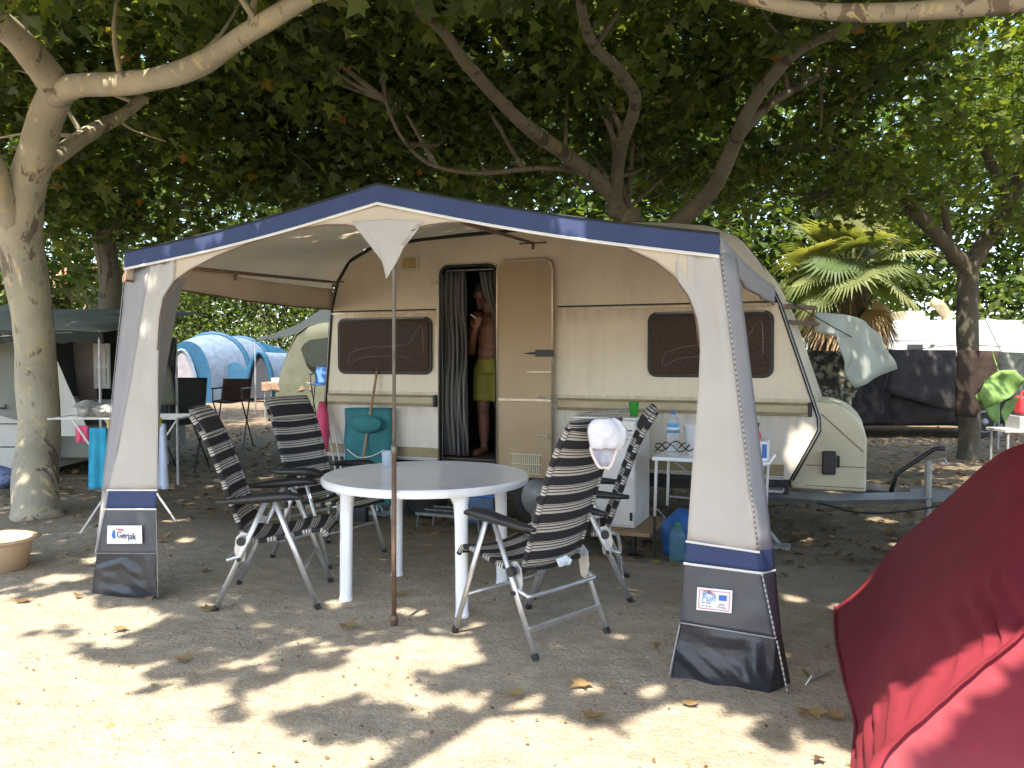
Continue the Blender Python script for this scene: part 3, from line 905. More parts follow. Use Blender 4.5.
def frond(mb, o, d, petiole, rad, nseg, droop, spread):
    d = d.normalized()
    side = d.cross(Vector((0, 0, 1)))
    side = side.normalized() if side.length > .05 else Vector((1, 0, 0))
    side = Matrix.Rotation(rng.uniform(-.5, .5), 3, d) @ side
    nrm = side.cross(d)
    tip = o + d * petiole + Vector((0, 0, -droop * petiole * .35))
    st = tip; d = (d * .75 + Vector((0, 0, rng.uniform(-.75, .1)))).normalized(); side = (side - d * side.dot(d)).normalized(); nrm = side.cross(d)
    mb.tube([o, (o + tip) / 2 + Vector((0, 0, .05)), tip], [.022, .016, .012], 5)
    for k in range(nseg):
        an = -spread + 2 * spread * k / (nseg - 1)
        dd = (d * math.cos(an) + side * math.sin(an)).normalized()
        ln = rad * (1 - .25 * abs(an) / spread) * rng.uniform(.9, 1.08)
        w = dd.cross(nrm).normalized()
        m1 = tip + dd * ln * .62 + Vector((0, 0, -.05 * droop)); e = tip + dd * ln + Vector((0, 0, -ln * droop * rng.uniform(.25, .75)))
        wd = ln * math.sin(spread / nseg) * .62
        mb.quad(tip - w * .006, tip + w * .006, m1 + w * wd + nrm * .012, m1)
        mb.quad(tip - w * .006, m1, m1 - w * wd + nrm * .012)
        mb.quad(m1, m1 + w * wd, e); mb.quad(m1 - w * wd, m1, e)


def tinted(o, lo, hi):
    at = o.data.attributes.new('tint', 'FLOAT', 'POINT'); n = len(o.data.vertices)
    at.data.foreach_set('value', np.full(n, rng.uniform(lo, hi), np.float32))


for k in range(34):
    az = k * 2.39996; el = R(78 - 95 * (k / 34))
    d = Vector((math.cos(az) * math.cos(el), math.sin(az) * math.cos(el), math.sin(el)))
    mb = MB(); frond(mb, pc + Vector((0, 0, -.15)) + d * .1, d, rng.uniform(.75, 1.0), rng.uniform(.72, .92), 40, .16 + .35 * (k / 40), R(125))
    o = mb.build('frond', M['palm_green'], t); tinted(o, .0, 1.0)
for k in range(46):
    az = k * 2.39996 + .7; el = R(-25 - 50 * (k / 46))
    d = Vector((math.cos(az) * math.cos(el), math.sin(az) * math.cos(el), math.sin(el)))
    mb = MB(); frond(mb, pc + Vector((0, 0, -.25 - .6 * k / 46)) + d * .15, d, rng.uniform(.4, .7), rng.uniform(.65, .9), 12, .9, R(55))
    o = mb.build('dry_frond', M['palm_dry'], t); tinted(o, 0, 1)

# second palm far left, and the pink house
pc2 = P(62, 300, 19)
t = thing('fan_palm', 'small fan palm glimpsed left between the two plane trunks', 'palm', (pc2.x, pc2.y, -.13))
MB().lathe([(.22, -.2), (.2, 1), (.2, pc2.z)], (pc2.x, pc2.y, 0), 10, True).build('trunk', M['bark_dark'], t)
for k in range(26):
    az = k * 2.39996; el = R(70 - 110 * (k / 26))
    d = Vector((math.cos(az) * math.cos(el), math.sin(az) * math.cos(el), math.sin(el)))
    mb = MB(); frond(mb, pc2 + d * .1, d, .7, .8, 16, .9, R(100))
    o = mb.build('frond', M['palm_green'], t); tinted(o, .2, 1.0)

pb = P(88, 330, 34)
t = thing('house', 'low pink house with a tiled roof far behind the left trees', 'house', (pb.x, 35, -.13))
MB().box((pb.x, 36, 2.0), (7, 5, 4.3)).build('wall', M['pink_wall'], t)
MB().prism([(pb.x - 3.8, 33.2, 4.15), (pb.x + 3.8, 33.2, 4.15), (pb.x + 3.8, 36, 5.2), (pb.x - 3.8, 36, 5.2)], (0, 0, .15)).build('roof', M['terracotta'], t)
for k in (-2, 0, 2):
    f = MB().box((pb.x + k, 33.49, 2.6), (.9, .06, 1.3)).build('window', M['white_plastic'], t)
    MB().box((pb.x + k, 33.45, 2.6), (.7, .04, 1.1)).build('pane', M['glass_dark'], f)

# ------------------------------------------------------------------ the caravan
prof = [(-4.69, .42), (-4.64, 1.15), (-4.58, 1.85), (-4.51, 2.10), (-4.38, 2.29), (-4.15, 2.40), (-3.6, 2.46), (-2.4, 2.50), (-1.5, 2.48), (-1.0, 2.42), (-.76, 2.30), (-.62, 2.12), (-.46, 1.79), (-.17, .92), (-.165, .82), (-.36, .43)]
caravan = thing('caravan', 'cream touring caravan with brown windows and open door', 'caravan', tuple(S(-2.4, CT, -.13)), -TH)
d0, d1 = sA(441, CT), sA(497, CT)
DZ0, DZ1 = .42, 2.20


def clip(poly, axis, lim, keep_less):
    out = []
    n = len(poly)
    ins = (lambda p: p[axis] <= lim + 1e-9) if keep_less else (lambda p: p[axis] >= lim - 1e-9)
    for i in range(n):
        a, b = poly[i], poly[(i + 1) % n]
        if ins(a): out.append(a)
        if ins(a) != ins(b):
            k = (lim - a[axis]) / (b[axis] - a[axis])
            out.append((a[0] + (b[0] - a[0]) * k, a[1] + (b[1] - a[1]) * k))
    return out


WT = .03  # wall thickness
for nm, z0, z1, mt in (('side_wall', .985, 3, 'cream'), ('lower_side_wall', 0, .985, 'cream_low')):
    mb = MB()
    band = clip(clip(prof, 1, z0, False), 1, z1, True)
    for part in (clip(band, 0, d0, True), clip(band, 0, d1, False), clip(clip(clip(band, 0, d0, False), 0, d1, True), 1, DZ1, False)):
        if len(part) >= 3: mb.prism([S(s, CT, z) for s, z in part], NN * WT)
    mb.build(nm, M[mt], caravan)
# shell: roof, ends and the far side
mb = MB()
mb.grid([[S(s, CT + WT, z), S(s, CT + 2.05, z)] for s, z in prof + [prof[0]]])
mb.f.append(tuple(range(len(mb.v) - 1, 0, -2))[:len(prof)])
mb.build('shell', M['cream'], caravan)
mb = MB()
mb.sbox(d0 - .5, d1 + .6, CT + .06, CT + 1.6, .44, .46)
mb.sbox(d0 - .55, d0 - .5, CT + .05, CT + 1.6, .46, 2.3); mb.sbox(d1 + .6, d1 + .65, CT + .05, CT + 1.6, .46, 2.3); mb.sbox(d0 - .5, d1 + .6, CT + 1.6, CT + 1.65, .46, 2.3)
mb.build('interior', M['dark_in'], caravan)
# door frame
mb = MB()
dc = (d0 + d1) / 2; hw = (d1 - d0) / 2
pts = [S(d0, CT - .012, DZ0)]
for k in range(7): a = R(180 - 90 * k / 6); pts.append(S(d0 + .09 + .09 * math.cos(a), CT - .012, DZ1 - .09 + .09 * math.sin(a)))
for k in range(7): a = R(90 - 90 * k / 6); pts.append(S(d1 - .09 + .09 * math.cos(a), CT - .012, DZ1 - .09 + .09 * math.sin(a)))
pts.append(S(d1, CT - .012, DZ0))
mb.tube(pts, .014, 8)
mb.tube([p + NN * -.012 for p in pts], .006, 6)
mb.build('door_frame', M['blackp'], caravan, smooth=True)
mb = MB(); mb.tube([S((ST(p)[0] - dc) * 1.075 + dc, CT - .008, p.z + (.018 if p.z > 1 else 0)) for p in pts], .008, 6)
mb.build('door_trim', M['gold_alu'], caravan, smooth=True)
# open door leaf, folded back flat along the wall
e0, e1 = sA(498, CT - .06), sA(553, CT - .06)
DL0 = .335
dm = MB().rrect(S((e0 + e1) / 2, CT - .075, (DL0 + 2.215) / 2), UU, Vector((0, 0, 1)), (e1 - e0) / 2, (2.215 - DL0) / 2, .06, NN * .035).build('door', M['doorin'], caravan, bevel=.008)
ep = []
for (sx, a0) in ((1, 0), (-1, 90)):
    for k in range(6):
        a = R(a0 + 90 * k / 5); ep.append(S((e0 + e1) / 2 + sx * ((e1 - e0) / 2 - .08) + .08 * math.cos(a), CT - .08, 2.135 + .08 * math.sin(a)))
ep = [S(e1, CT - .08, DL0 + .06)] + ep + [S(e0, CT - .08, DL0 + .06)]
MB().tube(ep, .009, 6).build('edge_trim', M['gold_alu'], dm, smooth=True)
q = RT(526, 400, CT - .08); MB().sbox(e0 + .01, e1 - .01, CT - .085, CT - .075, q.z - .012, q.z + .012).build('split_strip', M['gold_alu'], dm, bevel=.003)
q = RT(544, 353, CT - .09); s = q.dot(UU)
h = MB(); h.sbox(s - .075, s + .085, CT - .105, CT - .077, q.z - .03, q.z + .028); h.tube([S(s - .07, CT - .1, q.z), S(s - .17, CT - .11, q.z - .004)], [.012, .004], 7)
h.build('handle', M['blackp'], dm, bevel=.008)
q = RT(540, 372, CT - .09); s = q.dot(UU); MB().sbox(s - .12, s + .1, CT - .1, CT - .077, q.z - .008, q.z + .008).build('rail', M['gold_alu'], dm, bevel=.003)
for py in (436, 397):
    q = RT(547, py, CT - .09); s = q.dot(UU)
    MB().tube([S(s - .08, CT - .085, q.z), S(s, CT - .1, q.z), S(s + .03, CT - .1, q.z - .015)], .009, 6).build('latch', M['gold_alu'], dm, smooth=True)
q = RT(526, 464, CT - .08); s = q.dot(UU); vm = MB()
for j in (0, 1):
    for i in range(14):
        vm.sbox(s - .125 + i * .0185, s - .115 + i * .0185, CT - .087, CT - .0755, q.z - .075 + j * .085, q.z - .01 + j * .085)
vm.sbox(s - .14, s + .15, CT - .085, CT - .0755, q.z - .088, q.z - .078); vm.sbox(s - .14, s + .15, CT - .085, CT - .0755, q.z - .006, q.z + .006); vm.sbox(s - .14, s + .15, CT - .085, CT - .0755, q.z + .079, q.z + .089)
vm.build('vent', M['beige_plastic'], dm)
# windows
for (x0, x1) in ((339, 433), (648, 774)):
    s0, s1 = sA(x0, CT), sA(x1, CT)
    c = S((s0 + s1) / 2, CT, 1.485); hw = (s1 - s0) / 2; hh = .265; Z = Vector((0, 0, 1))
    f = MB().rrect(c - NN * .004, UU, Z, hw, hh, .075, -NN * .022).build('window', M['rubber'], caravan, bevel=.006)
    MB().rrect(c - NN * .026, UU, Z, hw - .03, hh - .03, .055, -NN * .010).build('pane', M['acrylic'], f, bevel=.004)
    rg = MB()
    cv = catmull([c - NN * .037 + UU * (hw * a) + Z * (hh * b) for a, b in ((-.75, -.62), (-.68, -.25), (-.3, -.05), (.2, -.02), (.55, .1), (.72, .55), (.82, .62), (.84, -.3))], 6)
    rg.tube(cv, .003, 5)
    cv = catmull([c - NN * .037 + UU * (hw * a) + Z * (hh * b) for a, b in ((-.72, -.66), (-.45, -.42), (0, -.36), (.45, -.4), (.6, -.62))], 6)
    rg.tube(cv, .003, 5)
    rg.build('moulded_ridge', M['acrylic_ridge'], f, smooth=True)
    ft = MB()
    ft.tube([c - NN * .03 + UU * a + Z * b for a, b in ((-hw + .07, hh - .008), (hw - .07, hh - .008))], .006, 6)
    ft.build('hinge_rail', M['alu_dull'], f)
# trim strips
end_l = lambda z: np.interp(z, [.42, 1.15, 1.85], [-4.69, -4.64, -4.58])
end_r = lambda z: np.interp(z, [.43, .82, .92, 1.79], [-.36, -.165, -.17, -.46])
for (a, b) in ((end_l(1.8), sA(436, CT)), (e1 + .02, end_r(1.79))):
    mb = MB(); mb.sbox(a, b, CT - .012, CT, 1.785, 1.805); mb.sbox(a, b, CT - .018, CT - .012, 1.79, 1.80)
    mb.build('rail_strip', M['gold_alu'], caravan, bevel=.003)
    MB().sbox(a, b, CT - .006, CT, 1.809, 1.822).build('rail_gap', M['rubber'], caravan)
for (a, b) in ((end_l(1.0) + .02, sA(437, CT)), (e1 + .02, end_r(.98) - .03)):
    MB().sbox(a, b, CT - .025, CT, .945, 1.015).build('waist_moulding', M['waist'], caravan, bevel=.012)
    MB().sbox(a, b, CT - .028, CT, 1.019, 1.032).build('waist_strip', M['bronze'], caravan, bevel=.004)
    MB().sbox(a, b, CT - .028, CT, .928, .941).build('waist_strip', M['bronze'], caravan, bevel=.004)
    MB().box(S(b - .012, CT - .018, .98), (.03, .045, .11), -TH).build('end_cap', M['rubber'], caravan, bevel=.006)
for (a, b) in ((-4.66, d0 - .03), (d1 + .03, -.42)):
    MB().sbox(a, b, CT - .008, CT, .455, .545).build('skirt_band', M['bronze'], caravan, bevel=.004)
    MB().sbox(a, b, CT - .016, CT, .425, .447).build('sill', M['alu_dull'], caravan, bevel=.004)
# edge moulding with awning rail
mb = MB(); ring = [S(s, CT - .004, z) for s, z in prof]
mb.tube(ring, .017, 8)
mb.build('awning_rail', M['rubber'], caravan, smooth=True)
for rg_ in (ring[11:], ring[:4]):
    mb = MB(); mb.tube([p - NN * .015 for p in rg_], .004, 6); mb.build('edge_bead', M['alu_dull'], caravan, smooth=True)
# lamp over the door side
q = RT(411, 264, CT); s = q.dot(UU)
f = MB().rrect(S(s, CT, q.z), UU, Vector((0, 0, 1)), .085, .062, .02, -NN * .03).build('awning_lamp', M['beige_plastic'], caravan, bevel=.006)
MB().rrect(S(s, CT - .03, q.z), UU, Vector((0, 0, 1)), .065, .044, .015, -NN * .02).build('lens', mat('amber_lens', (.62, .45, .18), .3, .1, transl=.3), f, bevel=.006)
q = RT(436, 283, CT); s = q.dot(UU); MB().sbox(s - .03, s + .02, CT - .03, CT, q.z - .008, q.z + .008).build('door_catch', M['gold_alu'], caravan, bevel=.003)
q = RT(776, 296, CT); s = q.dot(UU); MB().sbox(s - .03, s + .02, CT - .012, CT, q.z - .008, q.z + .008).build('clip', M['rubber'], caravan, bevel=.003)
# chassis, wheel, steadies
mb = MB()
mb.sbox(-4.5, -.4, CT + .25, CT + .30, .27, .41); mb.sbox(-4.5, -.4, CT + 1.75, CT + 1.80, .27, .41); mb.sbox(-2.62, -2.56, CT + .1, CT + 2.0, .09, .16)
mb.sbox(-4.6, -.5, CT + .04, CT + 2.0, .385, .418)
mb.build('chassis', M['blackp'], caravan)
ws = sA(544, CT + .1)
for tt in (CT + .02, CT + 1.83):
    wp = []
    for (r, x) in ((.17, .0), (.25, .0), (.275, .02), (.282, .08), (.275, .14), (.25, .16), (.17, .16)): wp.append((r, x))
    Mx = Matrix.Rotation(-TH, 3, 'Z') @ Matrix.Rotation(-PI / 2, 3, 'X')
    mb = MB(); mb.lathe(wp, (0, 0, 0), 32, True); mb.v = [Mx @ v + S(ws, tt, .15) for v in mb.v]
    wh = mb.build('wheel', M['tyre'], caravan, smooth=False)
    mb = MB(); mb.lathe([(.178, -.006), (.176, .012), (.155, .02), (.148, .008), (.06, -.004), (.05, -.02), (.0, -.024)][::-1], (0, 0, 0), 28, True); mb.v = [Mx @ v + S(ws, tt - .003, .15) for v in mb.v]
    mb.build('rim', M['rim'], wh, smooth=True)
for ss in (-4.35, -.75):
    mb = MB(); mb.tube([S(ss, CT + .25, .38), S(ss + .22, CT + .1, -.10)], [.028, .022], 8); mb.tube([S(ss + .02, CT + .2, .2), S(ss + .3, CT + .05, -.09)], [.014, .014], 6)
    mb.box(S(ss + .25, CT + .08, -.115), (.26, .16, .02), -TH)
    mb.build('corner_steady', M['alu_dull'], caravan)
# fold-out front sill shelf below the front end
mb = MB(); mb.sbox(-.86, -.42, CT - .05, CT + .1, .325, .35); mb.build('front_step', M['alu_dull'], caravan, bevel=.006)
# gas locker and A-frame drawbar
l0, l1 = RT(803, 490, CT + .55), RT(866, 492, CT + .55)
a, b = l0.dot(UU), l1.dot(UU)
zt = RT(840, 403, CT + .55).z; zb = RT(840, 491, CT + .55).z
H_ = zt - zb; lp = [(a - .1, zb), (b, zb), (b, zb + .60 * H_), (b - .02, zb + .71 * H_), (b - .06, zb + .81 * H_), (b - .12, zb + .90 * H_), (b - .20, zb + .965 * H_), (b - .30, zt), (a - .1, zt + .02)]
lk = MB().prism([S(s, CT + .55, z) for s, z in lp], NN * 1.0).build('gas_locker', M['locker'], caravan, bevel=.018)
mb = MB(); mb.sbox(a + .02, b - .008, CT + .543, CT + .549, zb + .20, zb + .208); mb.sbox(a + .02, b - .01, CT + .543, CT + .549, zb + .03, zb + .036)
mb.tube([S(b - .42, CT + .546, zt - .03), S(b - .02, CT + .546, zb + .33)], .004, 5)
mb.build('panel_groove', M['bronze'], lk)
q = RT(830, 463, CT + .53); s = q.dot(UU)
mb = MB(); mb.sbox(s - .06, s + .045, CT + .47, CT + .549, q.z - .09, q.z + .10); mb.sbox(s + .05, s + .075, CT + .46, CT + .52, q.z - .03, q.z + .07); mb.build('socket_box', M['blackp'], lk, bevel=.012)
jb = RT(930, 494, CT + .95)
js = jb.dot(UU); jz = zb - .10
mb = MB()
for tt in (CT + .55, CT + 1.45):
    mb.tube([S(-.7, tt, jz + .02), S(a + .2, tt + (.02 if tt < CT + 1 else -.02), jz + .02), S(js, CT + .98 + (-.05 if tt < CT + 1 else .05), jz + .03)], .05, 4)
mb.sbox(js - .15, js + .28, CT + .93, CT + 1.06, jz, jz + .09)
mb.build('drawbar', M['steel_grey'], caravan)
mb = MB()
mb.tube([S(js - .02, CT + .9, -.10), S(js - .02, CT + .9, jz + .34)], .028, 8); mb.tube([S(js - .02, CT + .9, jz + .34), S(js + .10, CT + .9, jz + .36), S(js + .12, CT + .9, jz + .32)], .012, 6)
mb.lathe([(.10, -.03), (.10, .03)], S(js - .02, CT + .9, -.03), 16, True)
mb.build('jockey_wheel', M['zinc'], caravan)
mb = MB(); mb.tube([S(js - .30, CT + .9, jz + .06), S(js - .26, CT + .9, jz + .22), S(js + .02, CT + .9, jz + .44), S(js + .10, CT + .9, jz + .45)], [.02, .02, .018, .02], 7)
mb.build('handbrake_lever', M['blackp'], caravan, smooth=True)
mb = MB(); mb.tube(catmull([S(js - .9, CT + .55, jz), S(js - .5, CT + .55, jz - .07), S(js + .0, CT + .75, jz - .02), S(js + .2, CT + .9, jz + .05)], 6), .009, 6)
mb.build('cable', M['rubber'], caravan, smooth=True)

# curtain in the doorway
mb = MB(); rows = []
n = 46; W = sA(465, CT + .06) - sA(442, CT + .06)
for i in range(15):
    z = 2.16 - i / 14 * 1.68
    row = []
    for j in range(n):
        k = j / (n - 1)
        sw = sA(442, CT + .06) + W * k * (1 + .10 * i / 14)
        row.append(S(sw, CT + .07 + .022 * math.sin(k * 26 + .3 * math.sin(i * .5)) + .01 * math.sin(k * 60), z))
    rows.append(row)
mb.grid(rows, uv=lambda i, j: (j / (n - 1) * .42 + .012 * math.sin(i * .8), i * .12))
rows = []
for i in range(12):   # the other half, drawn aside to the right
    k2 = i / 11
    z = 2.15 - k2 * 1.67
    c0 = sA(478 + 18 * sstep(0, .35, k2), CT + .06); c1 = sA(499, CT + .06)
    rows.append([S(c0 + (c1 - c0) * j / 12, CT + .09 + .014 * math.sin(j * 1.6), z) for j in range(13)])
mb2 = MB()
mb2.grid(rows, uv=lambda i, j: (j / 12 * .2, i * .12))
cu = thing('door_curtain', 'grey and white striped strip curtain hanging in the caravan doorway', 'curtain', tuple(S(d0 + .1, CT + .07, 2.16)), -TH)
mb.build('drape', M['curtain'], cu, smooth=True, solid=.006)
mb2.build('drape', M['curtain'], cu, smooth=True, solid=.006)
MB().tube([S(d0 + .01, CT + .07, 2.17), S(d1 - .01, CT + .07, 2.17)], .006, 6).build('rod', M['alu_dull'], cu)

# ------------------------------------------------------------------ the man in the doorway
hp = RT(489, 297, CT + .40)
ps, pt = ST(hp)
FZ = .46
person = thing('person', 'shirtless man in yellow-green shorts standing in the caravan doorway, looking down', 'person', tuple(S(ps, pt, FZ)), -TH)
k_ = (hp.z + .12 - FZ) / 1.76


def B(x, y, z):  # x: photo right, y: depth, z: height in a 1.76 m body
    return S(ps + x * k_, pt + y * k_, FZ + z * k_)


mb = MB()
mb.tube([B(.03, .02, .86), B(.03, .03, .98), B(.04, .02, 1.15), B(.04, .0, 1.32), B(.035, .0, 1.42), B(.03, -.005, 1.48)], [.135, .14, .145, .165, .13, .06], 16)
mb.ell(B(-.13, 0, 1.41), (.075, .075, .07)); mb.ell(B(.205, .01, 1.41), (.075, .075, .07))
mb.ell(B(-.03, -.09, 1.32), (.085, .04, .06)); mb.ell(B(.11, -.09, 1.32), (.085, .04, .06)); mb.ell(B(.035, -.05, 1.05), (.12, .09, .1))
mb.tube([B(.03, -.005, 1.44), B(-.01, -.035, 1.54), B(-.035, -.045, 1.58)], [.062, .056, .05], 12)
# head, tilted to look down
hm = Matrix.Rotation(-TH, 3, 'Z') @ Matrix.Rotation(R(28), 3, 'X') @ Matrix.Rotation(R(6), 3, 'Y')
HC = B(-.05, -.07, 1.645)
HO = lambda x, y, z: HC + hm @ Vector((x, y, z))
mb.ell(HC, (.074, .095, .10), 18, 12, hm); mb.ell(HO(0, -.03, -.06), (.055, .06, .065), 14, 10, hm)
mb.ell(HO(0, -.098, -.015), (.014, .022, .028), 10, 8, hm); mb.ell(HO(0, -.103, -.028), (.017, .015, .012), 10, 8, hm)
mb.ell(HO(0, -.085, .02), (.05, .015, .012), 10, 8, hm); mb.ell(HO(0, -.083, -.062), (.026, .013, .008), 10, 8, hm); mb.ell(HO(0, -.08, -.095), (.025, .018, .018), 10, 8, hm)
for sx in (-1, 1): mb.ell(HO(sx * .076, .005, -.01), (.012, .022, .034), 10, 8, hm)
# his right arm (photo left): elbow down, forearm raised, hand at the chest with a cigarette
mb.tube([B(-.145, 0, 1.41), B(-.18, -.01, 1.28), B(-.185, -.03, 1.12), B(-.175, -.05, 1.06)], [.058, .05, .043, .042], 12)
mb.tube([B(-.175, -.05, 1.06), B(-.12, -.16, 1.16), B(-.045, -.24, 1.27), B(-.03, -.255, 1.295)], [.042, .042, .03, .027], 12)
hd = (B(-.045, -.24, 1.27) - B(-.12, -.16, 1.16)).normalized()
mb.ell(B(-.015, -.268, 1.325), (.033, .022, .045), 12, 8, Matrix.Rotation(-TH, 3, 'Z') @ Matrix.Rotation(R(25), 3, 'Y'))
for fi, (dx, ln) in enumerate(((-.026, .9), (-.008, 1.0), (.011, .95), (.028, .75))):
    p0 = B(-.005 + dx, -.272, 1.355); p1 = p0 + Vector((.008, -.015, .036)) * ln; p2 = p1 + Vector((.014, -.016, .014)) * ln; p3 = p2 + Vector((.012, .004, -.016)) * ln
    mb.tube([p0 - Vector((0, 0, .02)), p0, p1, p2, p3], [.009, .0095, .009, .008, .006], 8)
mb.tube([B(-.045, -.26, 1.31), B(-.062, -.285, 1.33), B(-.058, -.305, 1.36), B(-.05, -.312, 1.375)], [.011, .011, .0095, .007], 8)
# his left arm hanging
mb.tube([B(.215, .01, 1.41), B(.25, .02, 1.25), B(.265, .02, 1.10), B(.26, -.02, .98), B(.25, -.05, .86)], [.058, .05, .042, .04, .028], 12)
mb.ell(B(.247, -.06, .80), (.022, .032, .05), 12, 8)
for fi in range(4):
    p0 = B(.247, -.085 + fi * .02, .765); mb.tube([p0 + Vector((0, 0, .02)), p0, p0 + Vector((0, -.006, -.035)), p0 + Vector((-.006, -.012, -.065 + .006 * abs(fi - 1)))], [.009, .009, .0085, .006], 8)
mb.tube([B(.24, -.085, .82), B(.235, -.11, .79), B(.232, -.118, .76)], [.011, .010, .007], 8)
# legs
for sx, fx in ((-1, -.075), (1, .15)):
    x0 = .03 + sx * .085
    mb.tube([B(x0, .03, .90), B(x0 + sx * .005, .02, .72), B((x0 + fx) / 2, .0, .50), B(fx, .02, .42), B(fx, .035, .30), B(fx, .04, .10), B(fx, .03, .05)], [.095, .088, .062, .054, .056, .036, .038], 14)
    mb.tube([B(fx, .06, .035), B(fx + sx * .01, -.05, .03), B(fx + sx * .018, -.13, .02), B(fx + sx * .02, -.17, .017)], [.036, .036, .034, .018], 10)
body = mb.build('body', M['skin'], person)
rm = body.modifiers.new('remesh', 'REMESH'); rm.mode = 'VOXEL'; rm.voxel_size = .0065; rm.use_smooth_shade = True
sm = body.modifiers.new('smooth', 'SMOOTH'); sm.iterations = 4; sm.factor = .5
mb = MB()
for sx in (-1, 1): mb.ell(HO(sx * .031, -.084, .002), (.013, .009, .007), 10, 8, hm)
mb.build('eyes', M['hair'], person)
mb = MB(); mb.ell(HO(0, .012, .018), (.078, .096, .096), 18, 12, hm)
mb.f = [f for f in mb.f if min((hm.transposed() @ (mb.v[i] - HC)).z - .55 * -(hm.transposed() @ (mb.v[i] - HC)).y for i in f) > .015]
mb.build('hair', M['hair'], person, smooth=True, solid=.004)
mb = MB()
for sx, fx in ((-1, -.06), (1, .13)):
    x0 = .03 + sx * .085
    mb.tube([B(x0 - sx * .02, .03, .95), B(x0, .03, .88), B(x0 + sx * .005, .02, .72), B((x0 * .7 + fx * .3) + sx * .005, .005, .55)], [.10, .115, .112, .105], 18)
mb.tube([B(.03, .03, 1.0), B(.03, .03, .94), B(.03, .03, .84)], [.146, .155, .15], 20)
sh = mb.build('shorts', M['shorts'], person)
rm = sh.modifiers.new('remesh', 'REMESH'); rm.mode = 'VOXEL'; rm.voxel_size = .01; rm.use_smooth_shade = True
sm = sh.modifiers.new('smooth', 'SMOOTH'); sm.iterations = 6; sm.factor = .5
cg = MB().tube([B(-.005, -.32, 1.40), B(-.05, -.35, 1.435)], .0045, 7)
tag(cg.build('cigarette', M['paper'], None), 'white cigarette held by the man in the doorway', 'cigarette')
# ------------------------------------------------------------------ the awning
aw = thing('caravan_awning', 'beige sun awning with blue trim stretched from the caravan', 'awning', tuple(S(-2.14, AT, 0)), -TH)
A = lambda px, py, t=AT: RT(px, py, t)
cornL, peak, cornR = A(126, 254), A(379, 186), A(720, 236)


def front_edge(u):
    if u < .5: p = cornL.lerp(peak, u * 2)
    else: p = peak.lerp(cornR, u * 2 - 1)
    return p - Vector((0, 0, .022 * math.sin(PI * ((u * 2) % 1.0))))


rear = [(-4.56, 2.02), (-4.51, 2.10), (-4.38, 2.29), (-4.15, 2.40), (-3.6, 2.46), (-2.4, 2.50), (-1.5, 2.48), (-1.0, 2.42), (-.76, 2.30), (-.62, 2.12), (-.50, 1.92)]
cum = [0]
for i in range(1, len(rear)): cum.append(cum[-1] + math.dist(rear[i], rear[i - 1]))


def rear_edge(u):
    d = u * cum[-1]
    return S(float(np.interp(d, cum, [p[0] for p in rear])), CT - .02, float(np.interp(d, cum, [p[1] for p in rear])) + .012)


mb = MB(); rows = []
NU, NV = 64, 22
for j in range(NV + 1):
    v = j / NV
    row = []
    for i in range(NU + 1):
        u = i / NU
        p = front_edge(u).lerp(rear_edge(u), v)
        sag = .06 * math.sin(PI * v) * (0.4 + .6 * abs(math.sin(2 * PI * u)))
        p.z -= sag; p.z += .008 * mnoise.noise(p * 2.5)
        row.append(p)
    rows.append(row)
mb.grid(rows); mb.build('roof', M['roof_cloth'], aw, smooth=True)
# side valances under the roof's edges
for u, h0, h1, in ((0, .15, .20), (1, .12, .14)):
    mb = MB(); rr = []
    col = [rows[j][0 if u == 0 else NU] for j in range(NV + 1)]
    for k in range(5):
        rr.append([p - Vector((0, 0, (h0 + (h1 - h0) * j / NV) * k / 4)) + UU * (.012 * math.sin(j * .9 + k) * k / 4) for j, p in enumerate(col)])
    mb.grid(rr); mb.build('side_valance', M['canvas_warm'] if u == 0 else M['olive'] if False else M['canvas_grey'], aw, smooth=True, solid=.003)
    mb = MB(); mb.tube([p + UU * (.004) for p in rr[-1]], .006, 5); mb.build('valance_hem', M['rust'], aw)
# blue trim band in front
tr = []
topL = [front_edge(i / 40) + NN * -.012 for i in range(41)]


def band_h(u):
    return (.083 if u < .5 else .083 + .0 * u)


mb = MB(); mb.grid([[p + Vector((0, 0, .006)) for p in topL], [p - Vector((0, 0, band_h(i / 40))) for i, p in enumerate(topL)]])
mb.build('blue_trim', M['navy'], aw, smooth=False, solid=.004)
mb = MB(); mb.tube([p + Vector((0, 0, .008)) - NN * .004 for p in topL], .006, 6); mb.build('top_piping', M['olive_dark'], aw)
mb = MB(); mb.tube([p - Vector((0, 0, band_h(i / 40) + .004)) - NN * .004 for i, p in enumerate(topL)], .0075, 6); mb.build('lower_piping', M['piping'], aw)


def flat_part(name, pts, mt, t=AT, amp=.006, off=0.0, cuts=4, solid=.003, seed=0, freq=4, fold=None):
    mb = MB(); cloth(mb, [RT(x, y, t) - NN * off for x, y in pts], amp, freq, cuts, seed, fold)
    return mb.build(name, mt, aw, smooth=True, solid=solid)


def trim_y(px):  # photo height of the trim's lower edge
    k = [(126, 266), (378, 203), (720, 250)]
    return np.interp(px, [q[0] for q in k], [q[1] for q in k])


